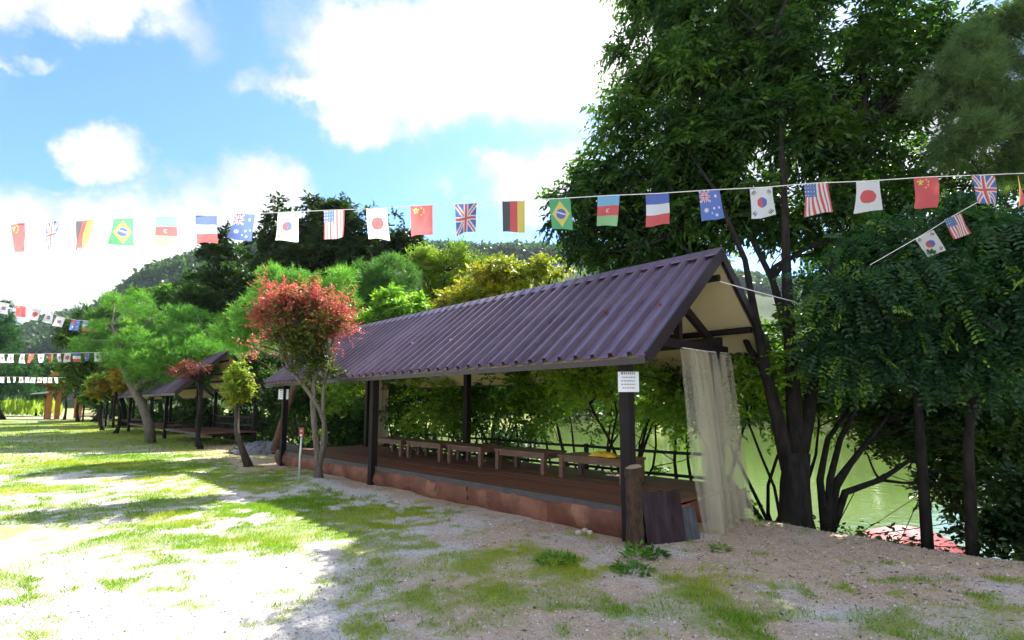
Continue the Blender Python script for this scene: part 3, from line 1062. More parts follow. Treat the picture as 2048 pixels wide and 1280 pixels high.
def leaning_board(name, label, p0, p1, h, mat, lean, thick=.015, cat='board'):
    """stands on the ground from p0 to p1, its top tipped back by lean"""
    d = np.array(p1[:2]) - np.array(p0[:2])
    wd = float(np.hypot(*d))
    gz_ = float(ground_z(p0[0], p0[1]))
    k = 8
    V = []
    for side in (0, thick):
        for i in range(k + 1):
            for j in range(2):
                x = wd * i / k
                z = -.03 + .012 * math.sin(i * 2.3) if j == 0 else h + .01 * math.sin(i * 1.9) - .012 * (i == 0)
                V.append((x, side + (lean if j else 0), z))
    n_ = (k + 1) * 2
    F = [(0, n_, n_ + 1, 1), (k * 2, k * 2 + 1, n_ + k * 2 + 1, n_ + k * 2)]
    for i in range(k):
        a = i * 2
        F += [(a, a + 1, a + 3, a + 2), (n_ + a, n_ + a + 2, n_ + a + 3, n_ + a + 1), (a, a + 2, n_ + a + 2, n_ + a), (a + 1, n_ + a + 1, n_ + a + 3, a + 3)]
    o = MB().add(V, F).build(name, mat, None, False, (p0[0], p0[1], gz_))
    o.rotation_euler = (0, 0, math.atan2(d[1], d[0]))
    return tag(o, label, cat)


leaning_board('board', 'scuffed dark brown board leaning on the deck end beside the log post', G(1296, 1094), G(1374, 1086), .57, M_BOARD, .1)
leaning_board('board', 'narrow grey weathered board leaning beside the brown one, half behind the curtain', G(1370, 1086), G(1402, 1079), .36, M_GREYBOARD, .08)


def notice(label, s, n, z0, z1, w_, lines):
    e = tag(empty('notice', SN(s, n, z0), math.pi + .1), label, 'notice')
    # faces the yard and the camera: a sheet wrapped on the front of the post
    V, F = [], []
    for i in range(9):
        u = (i / 8 - .5) * w_
        for z in (0, z1 - z0):
            V.append((u * .85, .1 - abs(u) * .12, z))
    F = [(i * 2, i * 2 + 2, i * 2 + 3, i * 2 + 1) for i in range(8)]
    MB().add(V, F).build('sheet', M_WHITE, e)
    rr = random.Random(4)
    for k in range(lines):
        z = (z1 - z0) * (1 - (k + .8) / (lines + .8))
        x = -w_ * .3
        m = MB()
        big = .03 if k == 0 else .014
        while x < w_ * .3:
            l = rr.uniform(.012, .03)
            m.box(x * .85, (x + l) * .85, .099 - abs(x) * .12, .1035 - abs(x) * .12, z, z + big)
            x += l + .012
        m.build('text_line', M_INK, e)
    return e


notice('white paper notice fixed on the near front post', 0.0, -.0, 1.74, 1.98, .3, 5)
notice('small white notice on the far front post behind the red maple', 10.55, -.0, 1.72, 1.98, .3, 4)

for i, (px, py, sz, lab) in enumerate([(1158, 1071, .05, 'pale stone lying by the deck skirt, leftmost of the cluster of three'), (1170, 1066, .042, 'pale stone by the deck skirt, rear one of the cluster of three'),
                                       (1180, 1071, .046, 'pale stone by the deck skirt, nearest the log post of three')]):
    p = G(px, py)
    m = MB()
    lump(m, (0, 0, sz * .5), (sz, sz * .8, sz * .7), random.Random(i), 9, 6, .25)
    tag(m.build('stone', M_STONE, None, True, (p[0], p[1], float(ground_z(p[0], p[1])))), lab, 'stone', 'pale stones by the deck')

# heap of grey rubble past the far end of the deck
p = G(535, 903)
e = tag(empty('rubble_heap', (p[0], p[1], float(ground_z(p[0], p[1])))), 'low heap of grey rubble past the far end of the long deck', 'heap')
rr = random.Random(8)
m = MB()
lump(m, (0, 0, -.1), (1.3, .9, .45), rr, 16, 8, .15)
m.build('core', M_GREYSTONE, e, True)
m = MB()
for i in range(150):
    a, q = rr.uniform(0, 6.28), math.sqrt(rr.random())
    x, y = 1.3 * q * math.cos(a), .9 * q * math.sin(a)
    z = -.1 + .45 * math.sqrt(max(0, 1 - q * q))
    d = rr.uniform(.03, .09)
    lump(m, (x, y, z), (d, d * .8, d * .7), rr, 6, 4, .3)
tag(m.build('rubble', M_GREYSTONE, e), kind='stuff')

# marker stakes
def stake(px, py, h, label, head):
    p = G(px, py)
    e = tag(empty('marker_stake', (p[0], p[1], float(ground_z(p[0], p[1])))), label, 'stake', 'marker stakes along the tree row')
    MB().tube([(0, 0, -.1), (.005, 0, h * .5), (.02, 0, h - (.15 if head else 0))], [.02, .02, .02], 8).build('pole', M_METAL, e, True)
    if head:
        b = MB().box(-.045 + .02, .045 + .02, -.03, .03, h - .17, h).build('reflector_head', M_REDPL, e)
        for z in (h - .06, h - .145):
            MB().tube([(.02, -.031, z), (.02, -.036, z)], [.02, .02], 10).build('reflector', M_WHITE if z < h - .1 else M_STONE, b)
    return e


stake(597, 975, 1.05, 'thin pale stake with a red reflector head beside the red maple', True)
stake(213, 866, 1.0, 'short pale stake without a head far along the tree row', False)

# fence behind the pavilions
fe = tag(empty('pond_fence', SN(.5, 3.2), AX), 'dark rail fence along the pond bank behind the pavilions', 'fence')
pm = {}
for i in range(23):
    s = i * 2.6
    x, y, _ = SN(.5 + s, 3.2)
    gz_ = float(ground_z(x, y))
    MB().box(s - .035, s + .035, -.035, .035, gz_ - .2, .80).build('fence_post', M_RAIL, fe)
    if i < 22:
        for z in (.75, .36):
            MB().tube([(s, 0, z), (s + 1.3, 0, z - .012), (s + 2.6, 0, z)], [.028] * 3, 7).build('rail', M_RAIL, fe, True)

# small hut with orange posts at the far end of the row
hb = G(118, 838)
hut = tag(empty('hut', (hb[0], hb[1], float(ground_z(hb[0], hb[1]))), AX), 'small hut with orange timber posts and pale tin roof beside the green field', 'hut')
for (x, y) in ((0, .9), (0, -1.6), (2.6, .9), (2.6, -1.6), (0, .2)):
    MB().box(x - .22, x + .22, y - .22, y + .22, -.2, 2.75).build('post', M_ORANGE, hut)
MB().hexa([(-1, 2.4, 2.6), (3.6, 2.4, 2.6), (3.6, -2.4, 3.1), (-1, -2.4, 3.1), (-1, 2.4, 2.68), (3.6, 2.4, 2.68), (3.6, -2.4, 3.5), (-1, -2.4, 3.5)]).build('roof', M_TIN, hut)
for z in (.5, 1.0):
    MB().bar((0, -1.5, z), (0, -6.5, z), .1, .12).build('rail', M_METAL, hut)

# red parasol down by the water
c = D(1815, 1052, 10.6)
pz = c[2]
gz_ = float(ground_z(c[0], c[1]))
pe = tag(empty('parasol', (c[0], c[1], min(gz_, pz - .6))), 'faded red parasol standing down at the pond edge', 'parasol')
hgt = pz - min(gz_, pz - .6)
MB().tube([(0, 0, 0), (0, 0, hgt)], [.02, .02], 8).build('pole', M_METAL, pe)
R_, k8 = 1.15, 8
for k in range(k8):
    V = []
    for i in range(6):
        t = i / 5
        for j in range(5):
            a = 2 * math.pi * (k + j / 4) / k8
            sagz = .05 * math.sin(math.pi * j / 4) * t
            rr_ = R_ * t * (math.cos(math.pi / k8) / math.cos((j / 4 - .5) * 2 * math.pi / k8))
            V.append((rr_ * math.cos(a), rr_ * math.sin(a), hgt - .42 * t * t - .08 * t - sagz))
    F = [(i * 5 + j, (i + 1) * 5 + j, (i + 1) * 5 + j + 1, i * 5 + j + 1) for i in range(5) for j in range(4)]
    MB().add(V, F).build('canopy_panel', M_REDFAB, pe, True)


# ------------------------------------------------------------------ bunting
RED, BLUE, WHT, YEL, GRN, BLK = (.75, .03, .03), (.03, .1, .5), (.85, .85, .85), (.9, .7, .05), (.03, .45, .13), (.012, .012, .015)


def f_japan(u, v):
    return RED if math.hypot((u - .5) * .72, (v - .5)) < .22 else WHT


def f_china(u, v):
    for (a, b, q) in ((.25, .16, .1), (.5, .07, .035), (.6, .15, .035), (.6, .25, .035), (.5, .33, .035)):
        if math.hypot((u - a) * .72, v - b) < q * (.75 + .35 * math.cos(5 * math.atan2(u - a, b - v))):
            return YEL
    return RED


def f_uk(u, v):
    x, y = (u - .5) * 2, (v - .5) * 2
    if abs(x) < .13 or abs(y) < .1:
        return RED
    if abs(x) < .22 or abs(y) < .17:
        return WHT
    d = min(abs(x - y), abs(x + y))
    if d < .09:
        return RED
    return WHT if d < .25 else BLUE


def f_germany(u, v):
    return BLK if u < .34 else RED if u < .67 else YEL


def f_brazil(u, v):
    x, y = (u - .5) * .72, v - .5
    if math.hypot(x, y) < .17:
        return WHT if abs(y - x * .35 + .02) < .022 else BLUE
    return YEL if abs(x) / .3 + abs(y) / .43 < 1 else GRN


def f_three(u, v):
    if v < .33:
        return (.15, .5, .75)
    if v < .67:
        return WHT if (math.hypot((u - .5) * .72, v - .5) < .07 and math.hypot((u - .54) * .72, v - .5) > .05) else RED
    return (.25, .6, .2)


def f_france(u, v):
    return BLUE if v < .34 else WHT if v < .67 else RED


def f_south(u, v):
    if u < .5 and v < .42:
        return f_uk(u / .5, v / .42)
    for (a, b, q) in ((.75, .2, .05), (.25, .68, .07), (.62, .62, .04), (.85, .6, .04), (.72, .85, .05), (.5, .78, .03)):
        if math.hypot((u - a) * .72, v - b) < q:
            return WHT
    return (.05, .16, .6)


def f_korea(u, v):
    x, y = (u - .5) * .72, v - .5
    if math.hypot(x, y) < .17:
        a = math.atan2(y, x)
        return RED if (x < .03 * math.sin(6 * y * 3)) else (.03, .12, .5)
    for sx in (-1, 1):
        for sy in (-1, 1):
            dx, dy = x - sx * .24, y - sy * .34
            p, q = (dx * sx + dy * sy) * R2, (dx * -sy + dy * sx) * R2
            if abs(q) < .075 and abs(p) < .06 and int((p + .06) / .024) % 2 == 0:
                return BLK
    return WHT


def f_usa(u, v):
    if u < .54 and v < .42:
        return WHT if (int(u * 22) % 3 == 0 and int(v * 26) % 3 == 0) else (.05, .15, .42)
    return RED if int(u * 13) % 2 == 0 else WHT


SEQ = [(f_china, 'red flag with yellow stars'), (f_uk, 'blue flag with red and white crosses'), (f_germany, 'black, red and gold striped flag'), (f_brazil, 'green flag with blue disc on yellow diamond'),
       (f_three, 'pale blue, red and green striped flag'), (f_france, 'blue, white and red striped flag'), (f_south, 'blue flag with crosses in the corner and white stars'),
       (f_korea, 'white flag with red and blue disc and black bars'), (f_usa, 'flag with red and white stripes and blue corner'), (f_japan, 'white flag with red disc')]


def flag_mesh(fn, w_, h, rng, nu, nv):
    V, T = [], []
    ph, am = rng.uniform(0, 6.28), rng.uniform(.008, .026) * (w_ / .22)
    w_, h = w_ * rng.uniform(.94, 1.04), h * rng.uniform(.94, 1.05)
    tw = rng.uniform(-.5, .5)
    skew, curl = rng.uniform(-.1, .1), rng.uniform(-.2, .35)
    q = []
    for k in range(nv):
        for i in range(nu):
            for (a, b) in ((0, 0), (1, 0), (1, 1), (0, 1)):
                u, v = (i + a) / nu, (k + b) / nv
                x = (u - .5) * w_ + skew * v * h
                y = am * math.sin(u * 6 + v * 3 + ph) * (.15 + v) + curl * h * v * v * .5 + tw * w_ * (u - .5) * v * v
                x *= 1 - .1 * v * abs(tw)
                V.append((x, y, -v * h))
            T.append(fn((i + .5) / nu, (k + .5) / nv))
    n = nu * nv
    F = np.arange(n * 4).reshape(n, 4)
    return np_mesh('flag', V, F, M_FLAG, np.repeat(np.array(T) * .84 + .135, 4, 0))  # tints lifted towards white: wash-out by sky glare painted into the flags


def bunting(label, tops, size, start, seed, fine, name='flag_bunting', yaw=None, ends=None, seq=None):
    """tops: world points of the flag centres on the string, in order"""
    rng = random.Random(seed)
    tops = [np.array(p) for p in tops]
    e = tag(empty(name, tops[0]), label, 'bunting', 'strings of little national flags')
    line = list(tops)
    if ends:
        line = [np.array(ends[0])] + line + [np.array(ends[1])]
    MB().tube([p - tops[0] for p in line], [.004 if fine else .008] * len(line), 5).build('string', M_STRING, e)
    for i, p in enumerate(tops):
        fn, lab = SEQ[seq[i % len(seq)] if seq else (start + i) % 10]
        a, b = tops[max(i - 1, 0)], tops[min(i + 1, len(tops) - 1)]
        d = b - a
        me = flag_mesh(fn, size[0], size[1], rng, 36 if fine else 10, 48 if fine else 12)
        o = link('flag', me, e, p - tops[0] - [0, 0, .004])
        yw = (yaw[i] if yaw else rng.uniform(-25, 25))
        o.rotation_euler = (rng.uniform(-.1, .1), math.atan2(-d[2], np.hypot(d[0], d[1])) * .8 + rng.uniform(-.05, .05), math.atan2(d[1], d[0]) + rad(yw))
        o['label'] = lab


FX = [(35, 447), (105, 443), (170, 441), (247, 437), (333, 434), (413, 431), (490, 428), (577, 424), (668, 420), (754, 417), (843, 411), (932, 407), (1027, 402), (1119, 397), (1217, 391),
      (1314, 387), (1418, 380), (1522, 375), (1631, 366), (1735, 362), (1852, 354), (1965, 350), (2035, 347)]
pts = [D(x, y, 5.6 - .8 * x / 2048) for x, y in FX]
yaws = [-14, -16, -8, 0, 2, 4, 2, 4, 0, 4, 4, 0, 4, 0, 4, 0, 4, 0, 2, 4, 2, 4, 50]
bunting('long string of little flags hung across the yard in front of the pavilion', pts, (.225, .305), 0, 21, True, yaw=yaws, ends=(D(-260, 452, 5.7), D(2330, 338, 4.7)))
bx = [(10, 606, 24), (42, 612, 24.5), (74, 618, 25), (100, 624, 25.5), (122, 634, 26), (152, 640, 26.5), (175, 642, 27), (195, 644, 27), (218, 648, 27), (235, 651, 27), (268, 660, 27.5)]
bunting('faint string of flags sagging down to the pine crown against the sky', [D(x, y, Y) for x, y, Y in bx], (.36, .52), 7, 31, False, seq=[7, 0, 9, 7, 7, 6, 5, 2, 3, 4, 8], ends=(D(-60, 596, 23), D(285, 664, 27.5)))
bx = [(4, 708), (22, 708), (46, 708), (63, 708), (82, 708), (101, 707), (118, 707), (136, 706), (154, 706), (174, 705), (195, 705), (213, 704), (230, 704)]
bunting('straight string of pale flags tied to the leaning pine at mid height', [D(x, y, 21.5) for x, y in bx], (.26, .36), 4, 33, False, seq=[9, 7, 9, 0, 7, 2, 7, 9, 5, 6, 7, 9, 7], ends=(D(-80, 709, 21.5), D(246, 703, 21.5)))
bx = [(4, 754), (17, 754), (29, 754), (42, 754), (55, 754), (67, 755), (79, 755), (90, 755), (101, 755), (112, 755)]
bunting('lowest string of tiny pale flags across the dark trees', [D(x, y, 40) for x, y in bx], (.3, .42), 2, 35, False, seq=[7, 9, 7, 9, 7], ends=(D(-80, 753, 40), D(130, 755, 40)))
bunting('short string with two limp flags hanging in front of the locust leaves', [D(1848, 468, 6.0), D(1906, 432, 5.8)], (.19, .26), 7, 37, True, yaw=[10, 40], ends=(D(1740, 530, 6.3), D(1990, 385, 5.5)))

# wire from the gable to the trees
m = MB()
wp = [D(1440, 563, 7.0), D(1500, 580, 7.1), D(1560, 596, 7.2), D(1620, 611, 7.3), D(1690, 622, 7.4)]
m.tube(wp, [.007] * 5, 5)
tag(m.build('wire', M_STRING), 'thin pale wire running from the gable peak to the big tree', 'wire')

# red leaves dropped on the roof
lv = MB()
for k in range(5):
    a = -1.2 + k * .6 + math.pi / 2
    lv.add([(0, 0, 0), (.03 * math.cos(a - .3), .03 * math.sin(a - .3), .012), (.075 * math.cos(a), .075 * math.sin(a), .004), (.03 * math.cos(a + .3), .03 * math.sin(a + .3), .012)], [(0, 1, 2, 3)])
M_DEAD = principled('fallen_leaf', (.34, .09, .06), .7, .2, var=.4)
lm = lv.mesh('fallen_leaf', M_DEAD)
for (px, py) in [(1388, 525), (1318, 612), (1209, 628), (997, 660), (904, 682), (845, 683), (827, 688), (732, 698), (1285, 549), (784, 694), (910, 665), (1100, 648), (690, 735), (712, 720)]:
    # where the sight line meets the front roof slope
    rr_ = ray(px, py)
    nvec = np.array([-.7565, 1.0])
    best = None
    lo, hi = 3.0, 25.0
    for _ in range(40):
        mid = (lo + hi) / 2
        q = rr_ * mid + [0, 0, CAM_H]
        s, n = to_sn(q[0], q[1])
        if q[2] > 2.138 + (n + .30) * .783 + .02:
            lo = mid
        else:
            hi = mid
    q = rr_ * lo + [0, 0, CAM_H]
    o = link('fallen_leaf', lm, None, q)
    o.rotation_euler = (rad(26), rad(-26), RNG.uniform(0, 6.28))
    tag(o, 'small red fallen leaf lying on the purple metal roof', 'leaf', 'red leaves on the roof')


# ------------------------------------------------------------------ trees beside the yard
def red_tint(zmid, cx, cy, rad_):
    def fn(O, idx, col):
        h = (O[:, 2] - zmid) / .8
        out = np.hypot(O[:, 0] - cx, O[:, 1] - cy) / rad_
        k = np.clip(h * 1.1 + out * .9 - .25 + np.random.RandomState(1).normal(size=len(O)) * .4, 0, 1)[:, None]
        redc = palette(np.random.RandomState(2), len(O), [(.4, .07, .07), (.55, .14, .12), (.6, .24, .15)])
        return col * (1 - k) + redc * k
    return fn


# red maple: three stems from one foot
b = G(637, 966)
T = Tree('maple_tree', b[:2], 101, 'small maple with red upper leaves and three pale stems before the pavilion')
Y = b[1]
p1 = T.stem(D(585, 745, Y - .1), .06, .035, frm=D(632, 940, Y), wob=.06)
p2 = T.stem(D(632, 735, Y), .085, .045, wob=.03)
p3 = T.stem(D(655, 720, Y + .1), .055, .03, frm=D(640, 930, Y), wob=.03)
lob = [lobe_px(612, 652, Y, 52, 46, 46, 1.2), lobe_px(572, 632, Y - .1, 38, 34, 36, .8), lobe_px(650, 622, Y, 32, 30, 36, .8), lobe_px(600, 608, Y, 44, 20, 38, .8), lobe_px(538, 596, Y + .2, 20, 16, 20, .4), lobe_px(545, 618, Y + .1, 24, 14, 20, .4),
       lobe_px(622, 705, Y, 38, 36, 36, .8), lobe_px(592, 695, Y, 32, 36, 34, .7), lobe_px(550, 660, Y - .2, 28, 18, 26, .5), lobe_px(678, 636, Y, 20, 18, 20, .35), lobe_px(645, 752, Y, 34, 16, 26, .35), lobe_px(605, 745, Y, 24, 20, 22, .35)]
sub = sublobes(T.rng, lob, 9, hi=1.15, rlo=.22, rhi=.45, flat=.5)
for pp in (p1, p2, p3):
    T.branches(pp, sub[0][T.rng.choice(len(sub[0]), 16, replace=False)], .022, .005, .6, n=5)
cc = D(610, 660, Y)
geo = sprays(T.rng, lob, 2900, 8, .24, .07, .045, [(.06, .1, .02), (.1, .15, .025), (.17, .2, .03)], droop=.12, sub=sub, tintfn=red_tint(cc[2] + .1, cc[0], cc[1], 1.05))
ext = sprays(T.rng, [lobe_px(530, 650, Y - .1, 22, 40, 24), lobe_px(690, 665, Y, 26, 36, 24), lobe_px(545, 582, Y, 34, 16, 20), lobe_px(680, 596, Y, 24, 14, 18), lobe_px(600, 590, Y, 60, 14, 30), lobe_px(520, 690, Y, 16, 16, 16)], 260, 9, .34, .065, .032, [(.5, .07, .08), (.6, .13, .12), (.55, .15, .1)], per=8, droop=.02)
T.finish(merge(geo, ext), M_RED, M_BARK_PALE)

# yellow-green sapling
b = G(500, 934)
T = Tree('sapling_tree', b[:2], 103, 'slim sapling with a small yellow-green crown next to the red maple')
Y = b[1]
pp = T.stem(D(472, 780, Y), .085, .05, wob=.06)
lob = [lobe_px(475, 765, Y, 30, 28, 28), lobe_px(462, 790, Y, 22, 18, 20, .6), lobe_px(492, 785, Y, 20, 18, 20, .6), lobe_px(480, 745, Y, 18, 14, 18, .5)]
sub = sublobes(T.rng, lob, 7)
T.branches(pp, sub[0][:14], .03, .006, .6)
T.finish(sprays(T.rng, lob, 520, 8, .16, .085, .06, [(.12, .2, .03), (.26, .32, .04), (.34, .3, .04)], droop=.1, sub=sub), M_LEAF, M_BARK)

# reddish-topped tree by the second pavilion
b = G(402, 896)
Y = b[1]
simple_tree('sapling_tree', b[:2], [lobe_px(375, 742, Y, 30, 12, 30), lobe_px(390, 735, Y, 26, 10, 26), lobe_px(360, 740, Y, 20, 10, 20)], 105, 'thin dark-stemmed tree with a flat rusty red top by the second pavilion',
            [(.09, .05, .025), (.18, .045, .03), (.22, .07, .035)], 220, 8, .2, .09, .05, 6, .05, .085, M_BARK_DARK, mat=M_RED)

# leaning pine
b = G(302, 886)
Y = b[1]
T = Tree('pine_tree', b[:2], 107, 'leaning pine with a bare pale crooked trunk and wide flat green crown')
pp = [np.append(b[:2], float(ground_z(b[0], b[1])) - .1), D(298, 850, Y), D(284, 810, Y), D(262, 770, Y), D(246, 738, Y - .2), D(236, 712, Y - .3), D(240, 690, Y - .3)]
T.limb(pp, .2, .1, 9)
q2 = [D(268, 782, Y), D(310, 740, Y), D(345, 715, Y), D(400, 700, Y + .2)]
T.limb(q2, .15, .05)
q3 = [D(240, 695, Y - .3), D(225, 650, Y), D(230, 600, Y + .2)]
T.limb(q3, .1, .012)
lob = [lobe_px(330, 720, Y, 95, 34, 80, 1.5), lobe_px(400, 700, Y, 75, 28, 70, 1.2), lobe_px(275, 690, Y, 60, 30, 60, 1), lobe_px(440, 690, Y + 1, 50, 22, 50, .7), lobe_px(310, 755, Y, 60, 22, 50, .7),
       lobe_px(225, 660, Y + .5, 55, 26, 50, .8), lobe_px(285, 650, Y + .8, 55, 26, 50, .8), lobe_px(350, 670, Y + .5, 50, 22, 50, .7), lobe_px(232, 602, Y + .3, 30, 14, 26, .9), lobe_px(190, 690, Y + .5, 45, 26, 45, .7), lobe_px(250, 720, Y, 45, 24, 45, .7), lobe_px(385, 745, Y, 60, 24, 50, .8), lobe_px(300, 620, Y + 2, 60, 30, 50, .8), lobe_px(360, 640, Y + 2, 60, 30, 50, .8), lobe_px(420, 655, Y + 2, 50, 26, 50, .7)]
sub = sublobes(T.rng, lob, 10, flat=.5)
T.branches(pp + q2 + q3, sub[0][::2], .05, .012, .5)
T.finish(sprays(T.rng, lob, 8000, 15, .22, .17, .016, PINE, droop=-.05, sub=sub, needle=True), M_NEEDLE, M_BARK_PALE)

# the rest of the front row, going away
ROWT = [((230, 868), [(225, 765, 34, 24), (205, 785, 24, 18), (250, 755, 22, 22), (238, 735, 16, 10)], [(.12, .16, .03), (.3, .26, .035), (.45, .24, .035)], 'small tree with orange-tinged leaves beyond the leaning pine', 109, .11),
        ((205, 862), [(190, 790, 18, 16), (205, 775, 20, 16)], MID, 'twin-stemmed dull green tree beside the headless stake', 111, .11),
        ((157, 845), [(150, 745, 30, 22), (170, 725, 26, 22), (140, 770, 20, 14)], MID, 'far small green tree with a straight dark trunk by the hut', 113, .14),
        ((128, 840), [(135, 772, 22, 16), (120, 760, 18, 14), (145, 765, 16, 12)], [(.14, .12, .03), (.25, .16, .04), (.2, .09, .05)], 'far brownish small tree standing right against the hut', 115, .12)]
for (bp, ls, cols, lab, sd, tr) in ROWT:
    b = G(*bp)
    Y = b[1]
    simple_tree('sapling_tree', b[:2], [lobe_px(x, y, Y, rx, ry, rx * .9) for (x, y, rx, ry) in ls], sd, lab, cols, 700, 8, .3, .2, .13, 7, .1, tr, M_BARK_DARK)

# ------------------------------------------------------------------ big trees at the near bank
b = G(1587, 1037)
T = Tree('zelkova_tree', b[:2], 201, 'big dark green zelkova with a forked trunk towering over the near gable')
Y = b[1]
m0 = T.stem(D(1592, 905, Y), .235, .17, 5, .02, flare=1.3, n=12)
A = [D(1580, 940, Y), D(1556, 840, Y + .05), D(1532, 740, Y + .2), D(1512, 640, Y + .4), D(1490, 520, Y + .7), D(1430, 380, Y + 1.2), D(1360, 280, Y + 1.8)]
B = [D(1596, 920, Y), D(1590, 840, Y + .1), D(1582, 700, Y + .2), D(1574, 560, Y + .4), D(1570, 420, Y + .7), D(1560, 240, Y + 1.2), D(1540, 90, Y + 1.8)]
C_ = [D(1600, 900, Y), D(1618, 830, Y + .1), D(1632, 740, Y + .3), D(1650, 600, Y + .6), D(1690, 430, Y + 1.0), D(1730, 250, Y + 1.6)]
Dd = [D(1532, 745, Y + .2), D(1500, 700, Y + .6), D(1440, 560, Y + 1.4), D(1340, 470, Y + 2.2), D(1230, 420, Y + 2.8)]
E_ = [D(1582, 690, Y + .2), D(1545, 560, Y + .9), D(1480, 430, Y + 1.8), D(1380, 300, Y + 2.5), D(1300, 190, Y + 3)]
T.limb(A, .12, .015, 9)
T.limb(B, .14, .02, 9)
T.limb(C_, .11, .015, 9)
T.limb(Dd, .065, .01)
T.limb(E_, .07, .01)
zl = [(1200, 440, 10.8, 90, 70, 1), (1160, 360, 11, 55, 60, .7), (1290, 360, 11, 110, 90, 1.2), (1260, 240, 11, 75, 80, 1), (1300, 130, 11, 80, 70, 1), (1400, 60, 11, 110, 80, 1.2), (1400, 200, 10.5, 120, 100, 1.3),
      (1530, 40, 10.5, 120, 80, 1.2), (1520, 160, 10, 110, 80, 1.2), (1430, 330, 10.3, 130, 90, 1.3), (1560, 270, 9.6, 120, 90, 1.2), (1660, 60, 10, 120, 80, 1.1), (1690, 190, 9.5, 110, 80, 1.1), (1660, 320, 9.3, 110, 80, 1),
      (1800, 40, 10, 100, 70, 1), (1790, 150, 9.5, 90, 80, .9), (1190, 510, 11.2, 80, 36, .7), (1300, 480, 11, 110, 50, .9), (1420, 460, 10.2, 100, 50, .8), (1560, 420, 9.2, 90, 60, .6), (1750, 400, 9, 100, 70, .8),
      (1130, 470, 11.5, 36, 40, .4), (1640, 500, 9.6, 80, 40, .4), (1500, -60, 11, 260, 90, 1.4), (1870, 250, 9.5, 80, 90, .7), (1890, 60, 9.8, 60, 60, .6), (1900, 150, 9.6, 70, 60, .6), (1360, -20, 11, 70, 70, .6),
      (1370, 400, 9.8, 110, 70, 1.2), (1480, 420, 9.4, 110, 60, 1.0), (1270, 430, 10.2, 90, 60, 1), (1340, 300, 10, 90, 70, 1), (1460, 250, 9.6, 90, 70, 1), (1240, 330, 10.6, 80, 70, .9), (1140, 430, 11, 45, 70, .8), (1620, 400, 8.8, 80, 60, .7), (1700, 480, 9.2, 80, 50, .6), (1380, 130, 10.2, 90, 70, 1), (1600, 180, 9.4, 100, 70, 1)]
lob = [lobe_px(x, y, Yy, rx, ry, rx * .9, k) for (x, y, Yy, rx, ry, k) in zl]
sub = sublobes(T.rng, lob, 9, rlo=.24, rhi=.42, hi=1.0, flat=.6)
T.branches(A + B + C_ + Dd + E_, [l[:3] for l in lob], .05, .015, .2, .08)
T.branches(A + B + C_ + Dd + E_, sub[0][::2], .02, .005, .25, .08, 4)
ZEL = [(.013, .04, .013), (.022, .06, .016), (.04, .095, .02), (.1, .2, .03)]
geo = sprays(T.rng, lob, 11500, 11, .42, .16, .06, ZEL, droop=.42, sub=sub, shell=(.45, 1.1))
T.finish(geo, M_LEAF, M_BARK_DARK)

# locust-like trees with pinnate leaves, right foreground
def pinnate(rng, lobes, n, pairs, flen, L, W, cols, per=8, sub=None):
    C, Rr, LC = sub
    wg = Rr.mean(1) ** 2
    idx = rng.choice(len(C), n, p=wg / wg.sum())
    u = unit(rng.normal(size=(n, 3)) + [0, 0, .2])
    O = C[idx] + u * Rr[idx] * rng.uniform(.5, 1, (n, 1))
    d = unit(u * .5 + rng.normal(size=(n, 3)) * .4 + [0, 0, -.75])
    col = palette(rng, len(C), cols)[idx] * .5 + palette(rng, n, cols) * .5
    hot = rng.uniform(size=n) < .09
    col[hot] = palette(rng, hot.sum(), [(.12, .24, .04), (.2, .34, .05)])
    t = (np.arange(pairs) + .7) / pairs
    fl = flen * rng.uniform(.7, 1.3, n)
    P = O[:, None] + d[:, None] * (fl[:, None] * t)[:, :, None]
    P[:, :, 2] -= .25 * fl[:, None] * t ** 2
    side = unit(np.cross(d, unit(rng.normal(size=(n, 3)) + [0, 0, 1.5])))
    Ps, Ds = [], []
    for sg in (1, -1):
        Ps.append(P)
        Ds.append(d[:, None] * .35 + side[:, None] * sg + rng.normal(size=P.shape) * .12 + [0, 0, -.18])
    P, Dv = np.concatenate(Ps, 1).reshape(-1, 3), np.concatenate(Ds, 1).reshape(-1, 3)
    N = len(P)
    nrm = np.repeat(unit(np.cross(side, d) + [0, 0, .6]), pairs * 2, 0) + rng.normal(size=(N, 3)) * .3
    # broad oval leaflets, two quads each
    Dv = unit(Dv)
    S = unit(np.cross(Dv, nrm))
    U = np.cross(S, Dv)
    LL = (L * rng.uniform(.75, 1.15, N))[:, None]
    WW = (W * rng.uniform(.8, 1.15, N))[:, None]
    pts = [P, P + Dv * LL * .3 + S * WW * .5, P + Dv * LL * .75 + S * WW * .42, P + Dv * LL - U * LL * .06, P + Dv * LL * .75 - S * WW * .42, P + Dv * LL * .3 - S * WW * .5]
    V = np.stack(pts, 1).reshape(-1, 3)
    i = np.arange(N)[:, None] * 6
    F = np.concatenate([np.concatenate([i, i + 1, i + 2, i + 3], 1), np.concatenate([i, i + 3, i + 4, i + 5], 1)], 0)
    return V, F, np.repeat(np.repeat(col, pairs * 2, 0) * rng.uniform(.8, 1.2, (N, 1)), 6, 0)


